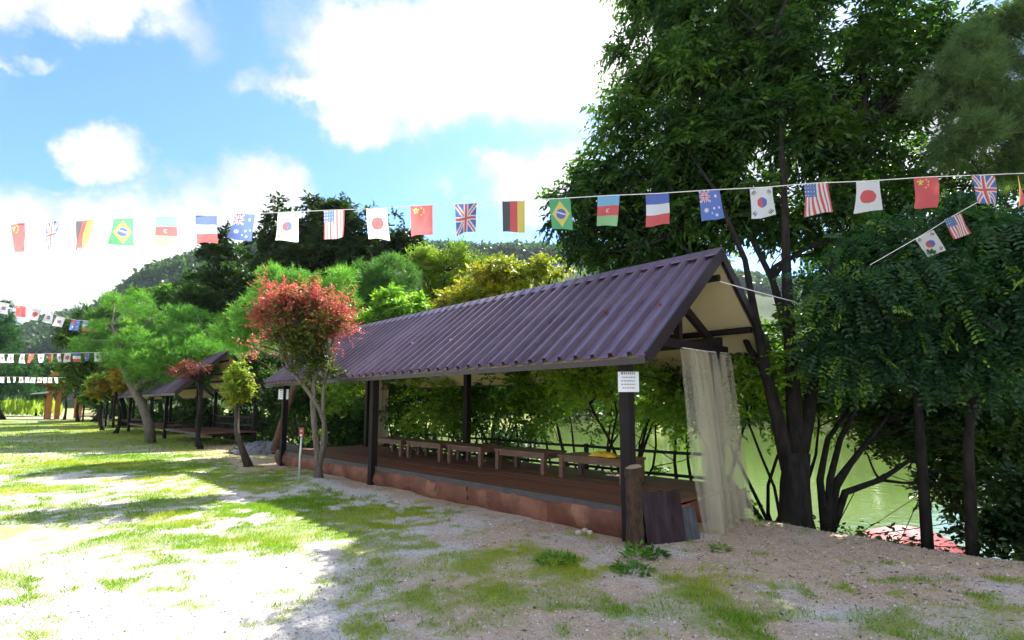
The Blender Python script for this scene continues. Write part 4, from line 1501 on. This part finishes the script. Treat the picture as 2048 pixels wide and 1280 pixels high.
for (bp, tops, ls, lab, sd, n) in [
        ((1852, 1074), [(1842, 900), (1832, 760), (1815, 560)], [(1700, 610, 6.6, 90, 90), (1800, 560, 6.5, 110, 90), (1760, 690, 6.6, 110, 70), (1850, 650, 6.5, 90, 80), (1660, 670, 6.7, 50, 70), (1720, 510, 6.9, 60, 60), (1800, 470, 6.9, 70, 50), (1640, 560, 7.0, 40, 40)],
         'slim straight-trunked locust with drooping pinnate leaves, nearer the big zelkova', 211, 2300),
        ((1940, 1086), [(1936, 900), (1945, 780), (1980, 600)], [(1960, 600, 6.2, 100, 100), (1990, 500, 6.3, 100, 80), (2010, 700, 6.2, 80, 80), (1900, 720, 6.4, 80, 50), (1920, 520, 6.5, 80, 70), (2100, 620, 6.0, 90, 120), (2080, 450, 6.3, 110, 80), (1930, 430, 6.8, 70, 50)],
         'second slim locust with blue-green pinnate leaves at the edge of the picture', 213, 2900)]:
    b = G(*bp)
    Y = b[1]
    T = Tree('locust_tree', b[:2], sd, lab, group='locust trees on the near bank')
    st = [np.append(b[:2], float(ground_z(b[0], b[1])) - .1)] + [D(x, y, Y + .05 * i) for i, (x, y) in enumerate(tops)]
    T.limb(st, .066, .035, 9)
    lob = [lobe_px(x, y, Yy, rx, ry, rx * .8, 1) for (x, y, Yy, rx, ry) in ls]
    sub = sublobes(T.rng, lob, 7, flat=.8)
    T.branches(st, [l[:3] for l in lob], .026, .008, .5, .1)
    T.branches(st, sub[0][::2], .012, .004, .5, .1, 4)
    T.finish(pinnate(T.rng, lob, n, 8, .34, .066, .034, BLUEG, sub=sub), M_LEAF, M_BARK_DARK)

# pine over the far right
pb = np.array([11.2, 8.9])
T = Tree('pine_tree', pb, 215, 'tall grey-green pine whose needled boughs hang into the upper right corner')
st = T.stem(np.array([11.0, 9.2, 10.5]), .16, .05, 8, .02)
lob = [lobe_px(x, y, Yy, rx, ry, rx * .9, k) for (x, y, Yy, rx, ry, k) in [(1960, 120, 8, 90, 60, 1), (1900, 190, 7.8, 80, 60, 1), (2000, 220, 7.8, 90, 60, 1), (1920, 290, 7.6, 80, 50, .9), (2030, 310, 7.6, 80, 50, .9), (2040, 60, 8.2, 90, 50, .8), (1990, 50, 8.2, 70, 30, .6), (2060, 20, 8.2, 80, 30, .6), (2150, 150, 8, 120, 120, 1.2), (2150, 330, 8, 120, 90, 1)]]
sub = sublobes(T.rng, lob, 9, flat=.6)
T.branches(st, [l[:3] for l in lob], .05, .012, .3, .06)
T.branches(st, sub[0], .014, .004, .3, .06, 4)
T.finish(sprays(T.rng, lob, 7600, 22, .2, .15, .008, [(.05, .1, .045), (.08, .14, .06), (.13, .19, .08)], droop=.05, sub=sub, needle=True), M_NEEDLE, M_BARK_DARK)

# spreading multi-stemmed tree leaning out over the water
b = G(1650, 1037)
Y = b[1]
T = Tree('maple_tree', b[:2], 217, 'multi-stemmed dark maple leaning out over the pond beside the zelkova')
ends = [[(1670, 980), (1700, 930), (1740, 880), (1800, 840)], [(1690, 985), (1760, 960), (1820, 920), (1900, 900)], [(1660, 960), (1680, 880), (1720, 800), (1740, 740)], [(1675, 960), (1730, 890), (1770, 840), (1790, 790)], [(1640, 960), (1655, 880), (1690, 830), (1720, 790)]]
st = []
for i, en in enumerate(ends):
    q = [np.append(b[:2], float(ground_z(b[0], b[1])) - .05)] + [D(x, y, Y + .25 * (k + 1)) for k, (x, y) in enumerate(en)]
    T.limb(q, .065, .02, 8)
    st += q
lob = [lobe_px(x, y, Yy, rx, ry, rx * .9, k) for (x, y, Yy, rx, ry, k) in [(1700, 770, 8.6, 100, 40, 1), (1800, 790, 8.8, 110, 45, 1.2), (1900, 800, 9, 110, 45, 1.1), (1760, 850, 9, 90, 26, .7), (1900, 880, 8.6, 110, 30, .9), (2000, 850, 8.6, 90, 50, 1), (1960, 960, 8.2, 80, 26, .6), (2040, 940, 8.2, 80, 50, .8), (1720, 900, 8.4, 60, 18, .35), (1640, 790, 8.8, 70, 40, .7), (1850, 730, 9.2, 140, 50, 1.2), (2000, 760, 9.2, 100, 50, 1)]]
sub = sublobes(T.rng, lob, 8, flat=.35)
T.branches(st, [l[:3] for l in lob], .025, .008, .3, .08)
T.branches(st, sub[0][::2], .01, .004, .4, .08, 4)
T.finish(sprays(T.rng, lob, 4200, 9, .3, .1, .06, [(.015, .042, .011), (.026, .066, .014), (.06, .115, .02)], droop=.1, sub=sub), M_LEAF, M_BARK_DARK)

# dark trees further back along the near bank, filling the right side
for (bx_, Yb, ls, lab, sd, n_) in [
        (2080, 11.5, [(1700, 430, 110, 80), (1850, 420, 110, 80), (1980, 430, 110, 90), (1780, 540, 120, 70), (1930, 560, 120, 90), (2080, 520, 120, 120), (1640, 560, 70, 80), (1720, 660, 100, 70), (1860, 700, 120, 70), (2020, 720, 120, 90), (1960, 330, 120, 60), (1800, 340, 90, 60)], 'tall dark tree on the bank behind the two locusts', 221, 3600),
        (2010, 9.6, [(1900, 900, 80, 40), (1990, 880, 80, 50), (2060, 960, 70, 70), (1960, 980, 70, 40), (1850, 840, 70, 40), (2120, 880, 90, 90), (1780, 800, 80, 40), (2010, 1020, 60, 40)], 'low spreading dark tree screening the pond at the right edge', 223, 2000)]:
    bb = D(bx_, 1000, Yb)
    simple_tree('bank_tree', bb[:2], [lobe_px(x, y, Yb, rx, ry, rx * .8) for (x, y, rx, ry) in ls], sd, lab, [(.012, .034, .01), (.02, .052, .013), (.05, .1, .02)], n_, 9, .36, .14, .075, 7, .2, .1, M_BARK_DARK, flat=.6)

# bush at the right-hand edge of the bank
b = G(2010, 1092)
T = Tree('bush', (b[0] + .25, b[1] + .3), 219, 'dark leafy bush at the right edge of the bank', 'bush')
lob = [lobe_px(2000, 1040, 6.5, 60, 40, 50), lobe_px(2060, 1000, 6.5, 60, 60, 50), lobe_px(1960, 1070, 6.4, 40, 24, 40), lobe_px(2120, 1040, 6.4, 70, 70, 60)]
sub = sublobes(T.rng, lob, 7)
T.branches([T.b, T.b + [0, 0, .15], T.b + [0, 0, .3]], sub[0][:18], .012, .004, .1)
T.finish(sprays(T.rng, lob, 650, 8, .2, .085, .055, DARK, droop=.1, sub=sub), M_LEAF, M_BARK_DARK)

# ------------------------------------------------------------------ trees along the bank behind the fence
BANK = [(-.2, 4.0, 1.0), (1.3, 4.6, 1.1), (2.9, 4.2, 1.0), (4.6, 4.9, 1.15), (6.3, 4.3, 1.0), (8.0, 4.8, 1.2), (9.8, 4.4, 1.05), (11.8, 4.8, 1.15), (13.8, 4.3, 1.0), (16.2, 4.8, 1.2), (19.2, 4.5, 1.1), (23, 4.8, 1.3), (28, 4.8, 1.3), (31, 5.0, 1.4), (35, 4.6, 1.4), (39.5, 5, 1.5), (45, 5, 1.5), (51, 4.8, 1.6), (58, 4.8, 1.7), (66, 4.5, 1.8)]
ORD = ['first', 'second', 'third', 'fourth', 'fifth', 'sixth', 'seventh', 'eighth', 'ninth', 'tenth', 'eleventh', 'twelfth', 'thirteenth', 'fourteenth', 'fifteenth', 'sixteenth', 'seventeenth', 'eighteenth', 'nineteenth', 'twentieth']
for i, (s, n, k) in enumerate(BANK):
    b = SN(s, n)
    T = Tree('bank_tree', b[:2], 300 + i, 'slender multi-stemmed tree behind the pond fence, %s counted from the zelkova' % ORD[i], group='multi-stemmed trees along the pond bank')
    rng = T.rng
    lob, stems = [], []
    for j in range(rng.randint(5, 8)):
        a = rng.uniform(0, 6.28)
        tip = T.b + np.array([math.cos(a) * 1.25 * k, math.sin(a) * 1.25 * k, rng.uniform(2.2, 3.5) * k])
        q = curve_pts(T.b, tip, rng, 6, .06)
        T.limb(q, .042 * k * rng.uniform(.6, 1.3), .014, 7)
        stems += q
        lob.append((*tip, .9 * k, .9 * k, .55 * k, 1))
        lob.append((*(tip + rng.normal(size=3) * [.7, .7, .3] * k - [0, 0, .35 * k]), .7 * k, .7 * k, .3 * k, .45))
    lob.append((*(T.b + [0, 0, 3.3 * k]), 1.2 * k, 1.2 * k, .7 * k, 1.2))
    if i > 8:
        for _ in range(5):
            lob.append((*(T.b + [rng.uniform(-2.2, 2.2), rng.uniform(-1.4, 1.6), rng.uniform(.6, 1.7)]), .9 * k, .9 * k, .6 * k, 1))
    if i % 2 == 0:
        lob.append((*(T.b + [rng.uniform(-.6, .6), rng.uniform(-.4, .8), .75]), .5, .5, .35, .5))
    sub = sublobes(rng, lob, 5, flat=.6)
    T.branches(stems, sub[0][::2], .014, .004, .3, .08, 4)
    cols = [[(.07, .17, .024), (.14, .26, .03), (.22, .35, .042)], [(.03, .08, .015), (.05, .12, .018), (.09, .18, .025)], [(.12, .22, .025), (.19, .31, .036), (.3, .38, .048)]][i % 3]
    far = i > 8
    if far:
        cols = [(.02, .05, .013), (.035, .085, .018), (.07, .14, .025)]
    T.finish(sprays(rng, lob, 1700 if far else 1750, 8, .26 * k, (.15 if far else .105) * k, (.1 if far else .065) * k, cols, droop=.12, sub=sub), M_LEAF, M_BARK_DARK)

# ------------------------------------------------------------------ trees behind, over the roofs
def back(name, lab, base, Y, ls, cols, n, seed, **kw):
    b = G(base[0], base[1]) if base[1] else D(base[0], 800, Y)
    bb = D(base[0], 800, Y)
    lob = [lobe_px(x, y, Y + dy, rx, ry, rx * .9, k) for (x, y, dy, rx, ry, k) in ls]
    return simple_tree(name, bb[:2], lob, seed, lab, cols, n, **kw)


back('broad_tree', 'very dark tall round-crowned tree rising highest behind the red maple', (660, 0), 32,
     [(670, 500, 0, 110, 60, 1.2), (590, 540, 0, 80, 70, 1), (760, 520, 0, 70, 70, 1), (640, 450, 0, 90, 36, .8), (720, 455, 0, 70, 30, .7), (560, 430, .5, 26, 22, .3), (800, 500, 0, 36, 40, .5), (790, 450, 0, 20, 24, .25), (550, 590, 0, 70, 60, .8), (700, 590, 0, 130, 60, .8), (560, 490, 0, 50, 40, .5)],
     [(.01, .026, .009), (.018, .04, .012), (.05, .085, .02)], 4200, 401, K=9, slen=.6, L=.36, W=.17, trunk_r=.3)
back('broad_tree', 'tall dark narrow tree left of the round-crowned one', (440, 0), 34,
     [(440, 520, 0, 40, 60, 1), (430, 590, 0, 60, 50, 1), (455, 480, 0, 26, 30, .5), (400, 580, 0, 40, 40, .6), (480, 570, 0, 50, 50, .8), (440, 640, 0, 80, 40, .8)], DARK, 2600, 403, K=9, slen=.6, L=.34, W=.17, trunk_r=.25)
back('pine_tree', 'bright green young pine right behind the red maple crown', (556, 0), 17.5,
     [(600, 580, 0, 70, 36, 1.2), (660, 570, 0, 50, 36, 1), (560, 610, 0, 50, 36, .9), (520, 640, 0, 55, 36, .9), (480, 620, 0, 40, 30, .7), (640, 620, 0, 60, 36, .9), (470, 665, 0, 55, 26, .8), (560, 545, 0, 22, 14, .3), (520, 690, 0, 50, 26, .6)],
     PINE, 3600, 405, K=14, slen=.26, L=.2, W=.016, needle=True, trunk_r=.14, bark=M_BARK_RED, flat=.6, droop=-.25)
back('pine_tree', 'blue-green pine behind the far half of the long roof', (770, 0), 20,
     [(740, 570, 0, 50, 50, 1), (790, 560, 0, 40, 46, 1), (760, 620, 0, 60, 40, 1), (715, 620, 0, 50, 40, .8), (775, 520, 0, 18, 20, .3), (720, 545, 0, 20, 20, .3)], [(.045, .12, .04), (.07, .17, .05), (.12, .24, .06)], 2400, 407, K=14, slen=.28, L=.22, W=.018, needle=True, trunk_r=.13, flat=.7, droop=-.25)
back('broad_tree', 'small yellow-green tree peeping over the far end of the long roof', (780, 0), 17,
     [(770, 630, 0, 60, 30, 1), (730, 650, 0, 40, 24, .7), (830, 620, 0, 45, 26, .7), (790, 600, 0, 40, 24, .6)], LIGHT, 900, 409, K=8, slen=.3, L=.17, W=.08, trunk_r=.1)
back('broad_tree', 'loose light green willow-like tree behind the middle of the long roof', (880, 0), 25,
     [(850, 550, 0, 40, 50, 1), (900, 540, 0, 45, 40, 1), (945, 545, 0, 36, 34, .8), (870, 590, 0, 60, 40, .9), (890, 515, 0, 20, 18, .3), (935, 520, 0, 16, 18, .3), (830, 530, 0, 20, 26, .3)], [(.1, .18, .03), (.17, .26, .04), (.28, .32, .05)], 1900, 411, K=9, slen=.5, L=.2, W=.06, trunk_r=.14, droop=-.1)
back('broad_tree', 'golden orange-leaved tree behind the ridge of the long roof', (980, 0), 18,
     [(950, 570, 0, 60, 36, 1), (1010, 550, 0, 50, 30, 1), (920, 600, 0, 55, 26, .8), (1060, 550, 0, 45, 30, .9), (990, 590, 0, 70, 26, .8), (1105, 545, 0, 40, 26, .7), (1030, 540, 0, 30, 14, .4), (880, 610, 0, 40, 16, .5)],
     [(.12, .17, .025), (.26, .27, .03), (.45, .32, .035)], 2000, 413, K=9, slen=.34, L=.15, W=.075, trunk_r=.14)
LEFTB = [((330, 0), 42, [(330, 620, 0, 60, 40, 1), (300, 600, 0, 40, 30, .7), (370, 610, 0, 50, 40, .9), (340, 660, 0, 70, 40, 1), (280, 640, 0, 40, 30, .7)], MID, 'rounded mid-green tree below the wooded ridge', 421),
         ((385, 0), 30, [(390, 630, 0, 50, 40, 1), (360, 650, 0, 40, 36, .8), (420, 660, 0, 40, 36, .8)], DARK, 'dark bushy tree between the pines and the narrow dark tree', 423),
         ((250, 0), 38, [(250, 630, 0, 44, 26, .9), (220, 660, 0, 44, 26, .9), (280, 660, 0, 40, 26, .8), (200, 640, 0, 30, 20, .5)], PINED, 'feathery pine far behind the leaning pine', 425),
         ((190, 0), 46, [(190, 690, 0, 50, 24, 1), (170, 660, 0, 34, 22, .7), (220, 700, 0, 40, 22, .7), (160, 720, 0, 36, 18, .6), (200, 735, 0, 50, 18, .7)], [(.05, .1, .025), (.09, .15, .03), (.15, .2, .035)], 'olive green tree behind the straight string of flags', 427),
         ((10, 0), 55, [(0, 700, 0, 44, 60, 1), (10, 660, 0, 26, 30, .6), (-40, 680, 0, 60, 80, 1), (20, 750, 0, 60, 34, .9), (-30, 630, 0, 40, 30, .6), (10, 785, 0, 60, 20, .6)], BLUEG, 'dark blue-green conifer at the left edge of the picture', 429),
         ((75, 0), 70, [(80, 745, 0, 50, 24, 1), (40, 765, 0, 50, 22, .9), (120, 760, 0, 40, 22, .8), (90, 780, 0, 60, 14, .7), (60, 725, 0, 30, 16, .5)], PINED, 'layered green tree behind the tall green field', 431)]
for (bp, Y, ls, cols, lab, sd) in LEFTB:
    nd = 'pine' in lab or 'conifer' in lab
    back('pine_tree' if nd else 'broad_tree', lab, bp, Y, ls, cols, 2600 if nd else 1800, sd, K=10 if nd else 8, slen=.5, L=.55 if nd else .45, W=.07 if nd else .22, needle=nd, trunk_r=.2)
# dark thicket seen under the far half of the long roof
for i, (s, n, lab) in enumerate([(12.6, 3.9, 'dark dense thicket under the far end of the long roof'), (9.6, 6.4, 'dark dense thicket low on the bank, nearer than the other one')]):
    b = SN(s, n)
    T = Tree('bush', b[:2], 500 + i, lab, 'bush')
    lob = [(*(T.b + T.rng.normal(size=3) * [.7, .7, .4] + [0, 0, 1.3]), .7, .7, .6, 1) for _ in range(6)]
    sub = sublobes(T.rng, lob, 6)
    T.branches([T.b, T.b + [0, 0, .4], T.b + [0, 0, .8]], sub[0][:24], .02, .005, .1)
    T.finish(sprays(T.rng, lob, 1100, 8, .28, .12, .07, DARK, droop=.1, sub=sub), M_LEAF, M_BARK_DARK)

# ------------------------------------------------------------------ far woods, hill, field
def tree_blobs(rng, pts, rmin, rmax, m, q, cols):
    """small far tree crowns, each a heap of leaf clumps"""
    n = len(pts)
    R_ = rng.uniform(rmin, rmax, n)
    u = unit(rng.normal(size=(n, m, 3)) + [0, 0, .35])
    P = pts[:, None] + u * R_[:, None, None] * rng.uniform(.65, 1, (n, m, 1)) * [1, 1, 1.05]
    P[:, :, 2] += R_[:, None] * .8
    col = np.repeat(palette(rng, n, cols, .25), m, 0)
    dv = rng.normal(size=(n * m, 3)) + u.reshape(-1, 3) * .3
    return leaf_geo(P.reshape(-1, 3), dv, u.reshape(-1, 3) + rng.normal(size=(n * m, 3)) * .3, q * rng.uniform(.7, 1.3, n * m) * np.repeat(R_, m) , q * .8 * np.repeat(R_, m), col)


def build_hill():
    sil = [(-900, 560), (-500, 590), (-200, 625), (0, 668), (40, 664), (90, 645), (130, 636), (170, 640), (205, 622), (240, 600), (300, 562), (350, 543), (400, 530), (500, 510), (620, 498), (800, 505), (900, 512), (1000, 513), (1100, 511), (1250, 520), (1450, 560), (1700, 600), (2000, 630), (2500, 640), (3200, 700)]
    xs = np.arange(-900, 3201, 12.0)
    ys = np.interp(xs, [a for a, _ in sil], [b_ for _, b_ in sil])
    dist = np.where(xs < 215, 520.0, 330.0)
    dist = np.interp(xs, [-900, 120, 260, 3200], [560, 520, 340, 330])
    rows = 26
    V = []
    for k in range(rows):
        t = k / (rows - 1)
        for i, x in enumerate(xs):
            top = D(x, ys[i] + 12, dist[i])
            f = .42 + .58 * t
            h = top[2] * (sstep(0, 1, t) ** .9)
            wob = (fbm(np.array([x * .01 + 3]), np.array([t * 5.0]), 3)[0] - .5) * 14 * math.sin(math.pi * t)
            V.append((top[0] * f, top[1] * f, h + wob - 2.5 * (1 - t)))
    # falls away behind
    for i, x in enumerate(xs):
        top = D(x, ys[i] + 12, dist[i])
        V.append((top[0] * 1.35, top[1] * 1.35, -2))
    n = len(xs)
    V = np.array(V)
    F = [(k * n + i, k * n + i + 1, (k + 1) * n + i + 1, (k + 1) * n + i) for k in range(rows) for i in range(n - 1)]
    m = principled('wooded_slope', (.03, .055, .02), .95, .1, var=.3, scale=.05, color2=(.05, .08, .025))
    tag(link('hill', np_mesh('hill', V, F, m, smooth=True)), 'wooded hill rising behind the trees', 'hill', kind='structure')
    rng = np.random.RandomState(77)
    cand = []
    W_ = V[:rows * n].reshape(rows, n, 3)
    for _ in range(7800):
        xf = rng.uniform(-150, 1800)
        i = (xf + 900) / 12
        k = rng.uniform(.25, 1) ** .7 * (rows - 1.01)
        if xf > 480 and k < (rows - 1) * .8:
            continue
        i0, k0 = int(i), int(k)
        fi, fk = i - i0, k - k0
        p = (W_[k0, i0] * (1 - fi) + W_[k0, i0 + 1] * fi) * (1 - fk) + (W_[k0 + 1, i0] * (1 - fi) + W_[k0 + 1, i0 + 1] * fi) * fk
        cand.append(p)
    geo = tree_blobs(rng, np.array(cand), 2.6, 5.5, 46, .55, [(.02, .05, .02), (.035, .075, .025), (.06, .11, .03)])
    tag(link('hill_woods', np_mesh('hill_woods', *geo[:2], M_LEAF, geo[2])), 'dense woods covering the hill', 'woods', kind='stuff')


build_hill()

rng = np.random.RandomState(88)
pp = []
for _ in range(420):
    s, n = rng.uniform(-75, 85), rng.uniform(73, 100)
    x, y, _z = SN(s, n)
    pp.append((x, y, float(ground_z(x, y)) - 1.0))
geo = tree_blobs(rng, np.array(pp), 2.2, 4.2, 120, .42, [(.03, .075, .02), (.05, .11, .025), (.09, .16, .03)])
tag(link('far_shore_woods', np_mesh('far_shore_woods', *geo[:2], M_LEAF, geo[2])), 'green woods on the far shore of the pond', 'woods', kind='stuff')

# tall bright green crop beyond the yard
rng = np.random.RandomState(90)
n = 16000
x = rng.uniform(-160, -36, n)
y = rng.uniform(64, 100, n)
s, nn = to_sn(x, y)
ok = (nn < .5)
x, y = x[ok], y[ok]
ok = np.hypot(x - hb[0], y - hb[1]) > 6
x, y = x[ok], y[ok]
n = len(x)
P = np.c_[x, y, ground_z(x, y)]
hh = rng.uniform(1.3, 2.6, n) * (.8 + .5 * fbm(x * .15, y * .15, 2))
top = unit(np.c_[rng.normal(size=(n, 2)) * .22, np.ones(n)])
P2 = P + top * (hh * rng.uniform(0, .5, n))[:, None]
geo = leaf_geo(P2, top, rng.normal(size=(n, 3)), hh * .6, .3 * np.ones(n), palette(rng, n, [(.16, .26, .03), (.26, .36, .04), (.36, .42, .06)]))
tag(link('tall_crop', np_mesh('tall_crop', *geo[:2], M_GRASS, geo[2])), 'field of tall bright green plants beyond the yard', 'crop', kind='stuff')


# ------------------------------------------------------------------ grass, gravel, weeds
def scatter_grass():
    rng = np.random.RandomState(95)
    Ps, hs, ws = [], [], []
    for (n, x0, x1, y0, y1, h, w_) in ((420000, -5, 6, 3.0, 9, .055, .0075), (300000, -13, 1, 7, 17, .06, .011), (160000, -45, -3, 14, 50, .09, .03)):
        x, y = rng.uniform(x0, x1, n), rng.uniform(y0, y1, n)
        keep = (np.abs(x) < y * 1.1 + .5) & (rng.uniform(size=n) < grass_mask(x, y) ** 1.3 * .9)
        s, nn = to_sn(x, y)
        keep &= ~((nn > -.05) & (s > -.3) & (s < 11.2)) & (nn < 2.6)
        x, y = x[keep], y[keep]
        Ps.append(np.c_[x, y, ground_z(x, y) - .005])
        clump = fbm(x * 3 + 7, y * 3, 3)
        hs.append(h * (.35 + 1.5 * clump ** 1.5) * rng.uniform(.5, 1.3, len(x)))
        ws.append(np.full(len(x), w_))
    P, h, wd = np.concatenate(Ps), np.concatenate(hs), np.concatenate(ws)
    n = len(P)
    col = palette(rng, n, [(.1, .2, .018), (.17, .3, .024), (.26, .38, .03)], .2)
    dry = np.clip((fbm(P[:, 0] * .8 + 50, P[:, 1] * .8, 3) - .43) * 3 + rng.normal(size=n) * .15, 0, .75)[:, None]
    col = col * (1 - dry) + np.array([.42, .41, .035]) * dry
    d = np.c_[rng.normal(size=(n, 2)) * .55, np.ones(n)]
    geo = needle_geo(P, d, h, wd, col, rng)
    tag(link('grass', np_mesh('grass', *geo[:2], M_GRASS, geo[2])), 'thin patchy grass growing through the gravel', 'grass', kind='stuff')


scatter_grass()


def scatter_gravel():
    rng = np.random.RandomState(96)
    n = 64000
    x = rng.uniform(-6, 7, n)
    y = 2.9 + 9.0 * rng.uniform(size=n) ** 1.7
    keep = (np.abs(x) < y * 1.1 + .3)
    s, nn = to_sn(x, y)
    keep &= ~((nn > -.05) & (s > -.2)) & (nn < 2.6) & (rng.uniform(size=n) < 1 - grass_mask(x, y) * .7)
    x, y = x[keep], y[keep]
    n = len(x)
    r_ = rng.uniform(.003, .0085, n) * (1 + 1.0 * (rng.uniform(size=n) < .03))
    c = np.c_[x, y, ground_z(x, y) + r_ * .3]
    octv = np.array([(1, 0, 0), (0, 1, 0), (-1, 0, 0), (0, -1, 0), (0, 0, 1)], float)
    V = c[:, None] + octv[None] * r_[:, None, None] * rng.uniform(.6, 1.3, (n, 5, 3))
    i = np.arange(n)[:, None] * 5
    F = np.concatenate([np.concatenate([i + a, i + b_, i + 4], 1) for a, b_ in ((0, 1), (1, 2), (2, 3), (3, 0))], 0)
    g = rng.uniform(.08, .78, (n, 1)) * np.array([1, .97, .93])
    m = principled('pebble', (.4, .4, .4), .9, .2, attr='tint')
    tag(link('gravel', np_mesh('gravel', V.reshape(-1, 3), F, m, np.repeat(g, 5, 0))), 'loose grey pebbles scattered over the yard', 'gravel', kind='stuff')
    # dry leaf litter
    n = 2600
    x, y = rng.uniform(-1, 7, n), rng.uniform(3.2, 8.5, n)
    s, nn = to_sn(x, y)
    keep = ~((nn > -.1) & (s > -.25)) & (nn < 2.8) & (rng.uniform(size=n) < .25 + .75 * sstep(-2, 1, nn))
    x, y = x[keep], y[keep]
    n = len(x)
    P = np.c_[x, y, ground_z(x, y) + .006]
    d = np.c_[rng.normal(size=(n, 2)), rng.normal(size=n) * .12]
    geo = leaf_geo(P, d, np.c_[rng.normal(size=(n, 2)) * .3, np.ones(n)], rng.uniform(.02, .055, n), rng.uniform(.01, .025, n), palette(rng, n, [(.06, .04, .03), (.16, .1, .06), (.3, .21, .13)]))
    tag(link('leaf_litter', np_mesh('leaf_litter', *geo[:2], M_LEAF, geo[2])), 'dry brown leaf litter on the shaded dirt', 'litter', kind='stuff')


scatter_gravel()


def weed(label, px, py, r_, h, n, cols, seed):
    p = G(px, py)
    rng = np.random.RandomState(seed)
    z = float(ground_z(p[0], p[1]))
    a, q = rng.uniform(0, 6.28, n), np.sqrt(rng.uniform(size=n)) * r_
    P = np.c_[q * np.cos(a), q * np.sin(a), rng.uniform(0, h, n) * (1 - (q / r_) ** 2 * .6)]
    d = np.c_[np.cos(a) + rng.normal(size=n) * .5, np.sin(a) + rng.normal(size=n) * .5, rng.uniform(.1, 1.0, n)]
    geo = leaf_geo(P, d, np.c_[rng.normal(size=(n, 2)) * .4, np.ones(n)], rng.uniform(.05, .1, n), rng.uniform(.02, .035, n), palette(rng, n, cols))
    o = link('weed', np_mesh('weed', *geo[:2], M_LEAF, geo[2]), None, (p[0], p[1], z))
    tag(o, label, 'weed', 'low weeds in the yard')


weed('leafy weed clump at the foot of the log post', 1272, 1122, .13, .16, 110, [(.09, .22, .035), (.17, .33, .045)], 1)
weed('low weed spreading in front of the log post', 1266, 1148, .17, .04, 130, [(.07, .17, .03), (.13, .25, .04)], 2)
weed('weed clump beside the brown board', 1312, 1120, .1, .09, 80, [(.04, .11, .03), (.08, .18, .035)], 3)
weed('pale small weed on the bare dirt by the curtain', 1440, 1108, .08, .06, 40, [(.12, .2, .04), (.22, .3, .06)], 4)
weed('thick tuft in the middle of the shaded yard', 1112, 1130, .2, .05, 150, [(.1, .22, .03), (.18, .32, .035)], 5)



def lip_growth():
    rng = np.random.RandomState(97)
    n = 5200
    ss, nn = rng.uniform(-6, 1.5, n), rng.uniform(2.75, 4.4, n)
    d = fbm(ss * 1.3 + 4, nn * 1.3, 3)
    k = (d > .42) & ~((ss > -1.6) & (nn < 3.1))
    ss, nn = ss[k], nn[k]
    P = np.array([SN(a, b_) for a, b_ in zip(ss, nn)])
    P[:, 2] = ground_z(P[:, 0], P[:, 1]) + rng.uniform(0, .32, len(P)) * np.clip((fbm(ss * 1.3 + 4, nn * 1.3, 3) - .38) * 5, .2, 1)
    n = len(P)
    geo = leaf_geo(P, np.c_[rng.normal(size=(n, 2)), rng.uniform(-.1, .8, n)], np.c_[rng.normal(size=(n, 2)) * .5, np.ones(n)], rng.uniform(.06, .12, n), rng.uniform(.035, .06, n), palette(rng, n, [(.03, .08, .02), (.06, .14, .025), (.11, .2, .03)]))
    tag(link('bank_undergrowth', np_mesh('bank_undergrowth', *geo[:2], M_LEAF, geo[2])), 'low leafy undergrowth along the top of the pond bank', 'undergrowth', kind='stuff')


lip_growth()

# ------------------------------------------------------------------ summer haze
def build_haze():
    m = bpy.data.materials.new('haze_air')
    m.use_nodes = True
    t = NT(m.node_tree)
    v = t.n('ShaderNodeVolumePrincipled', {'Color': (.72, .86, 1.0, 1), 'Density': .00013, 'Anisotropy': .3})
    t.n('ShaderNodeOutputMaterial', {'Volume': v.outputs[0]})
    o = MB().box(-1150, 1150, -450, 1500, -5, 135).build('haze', m)
    tag(o, 'thin bluish summer haze in the air', 'haze', kind='stuff')


build_haze()
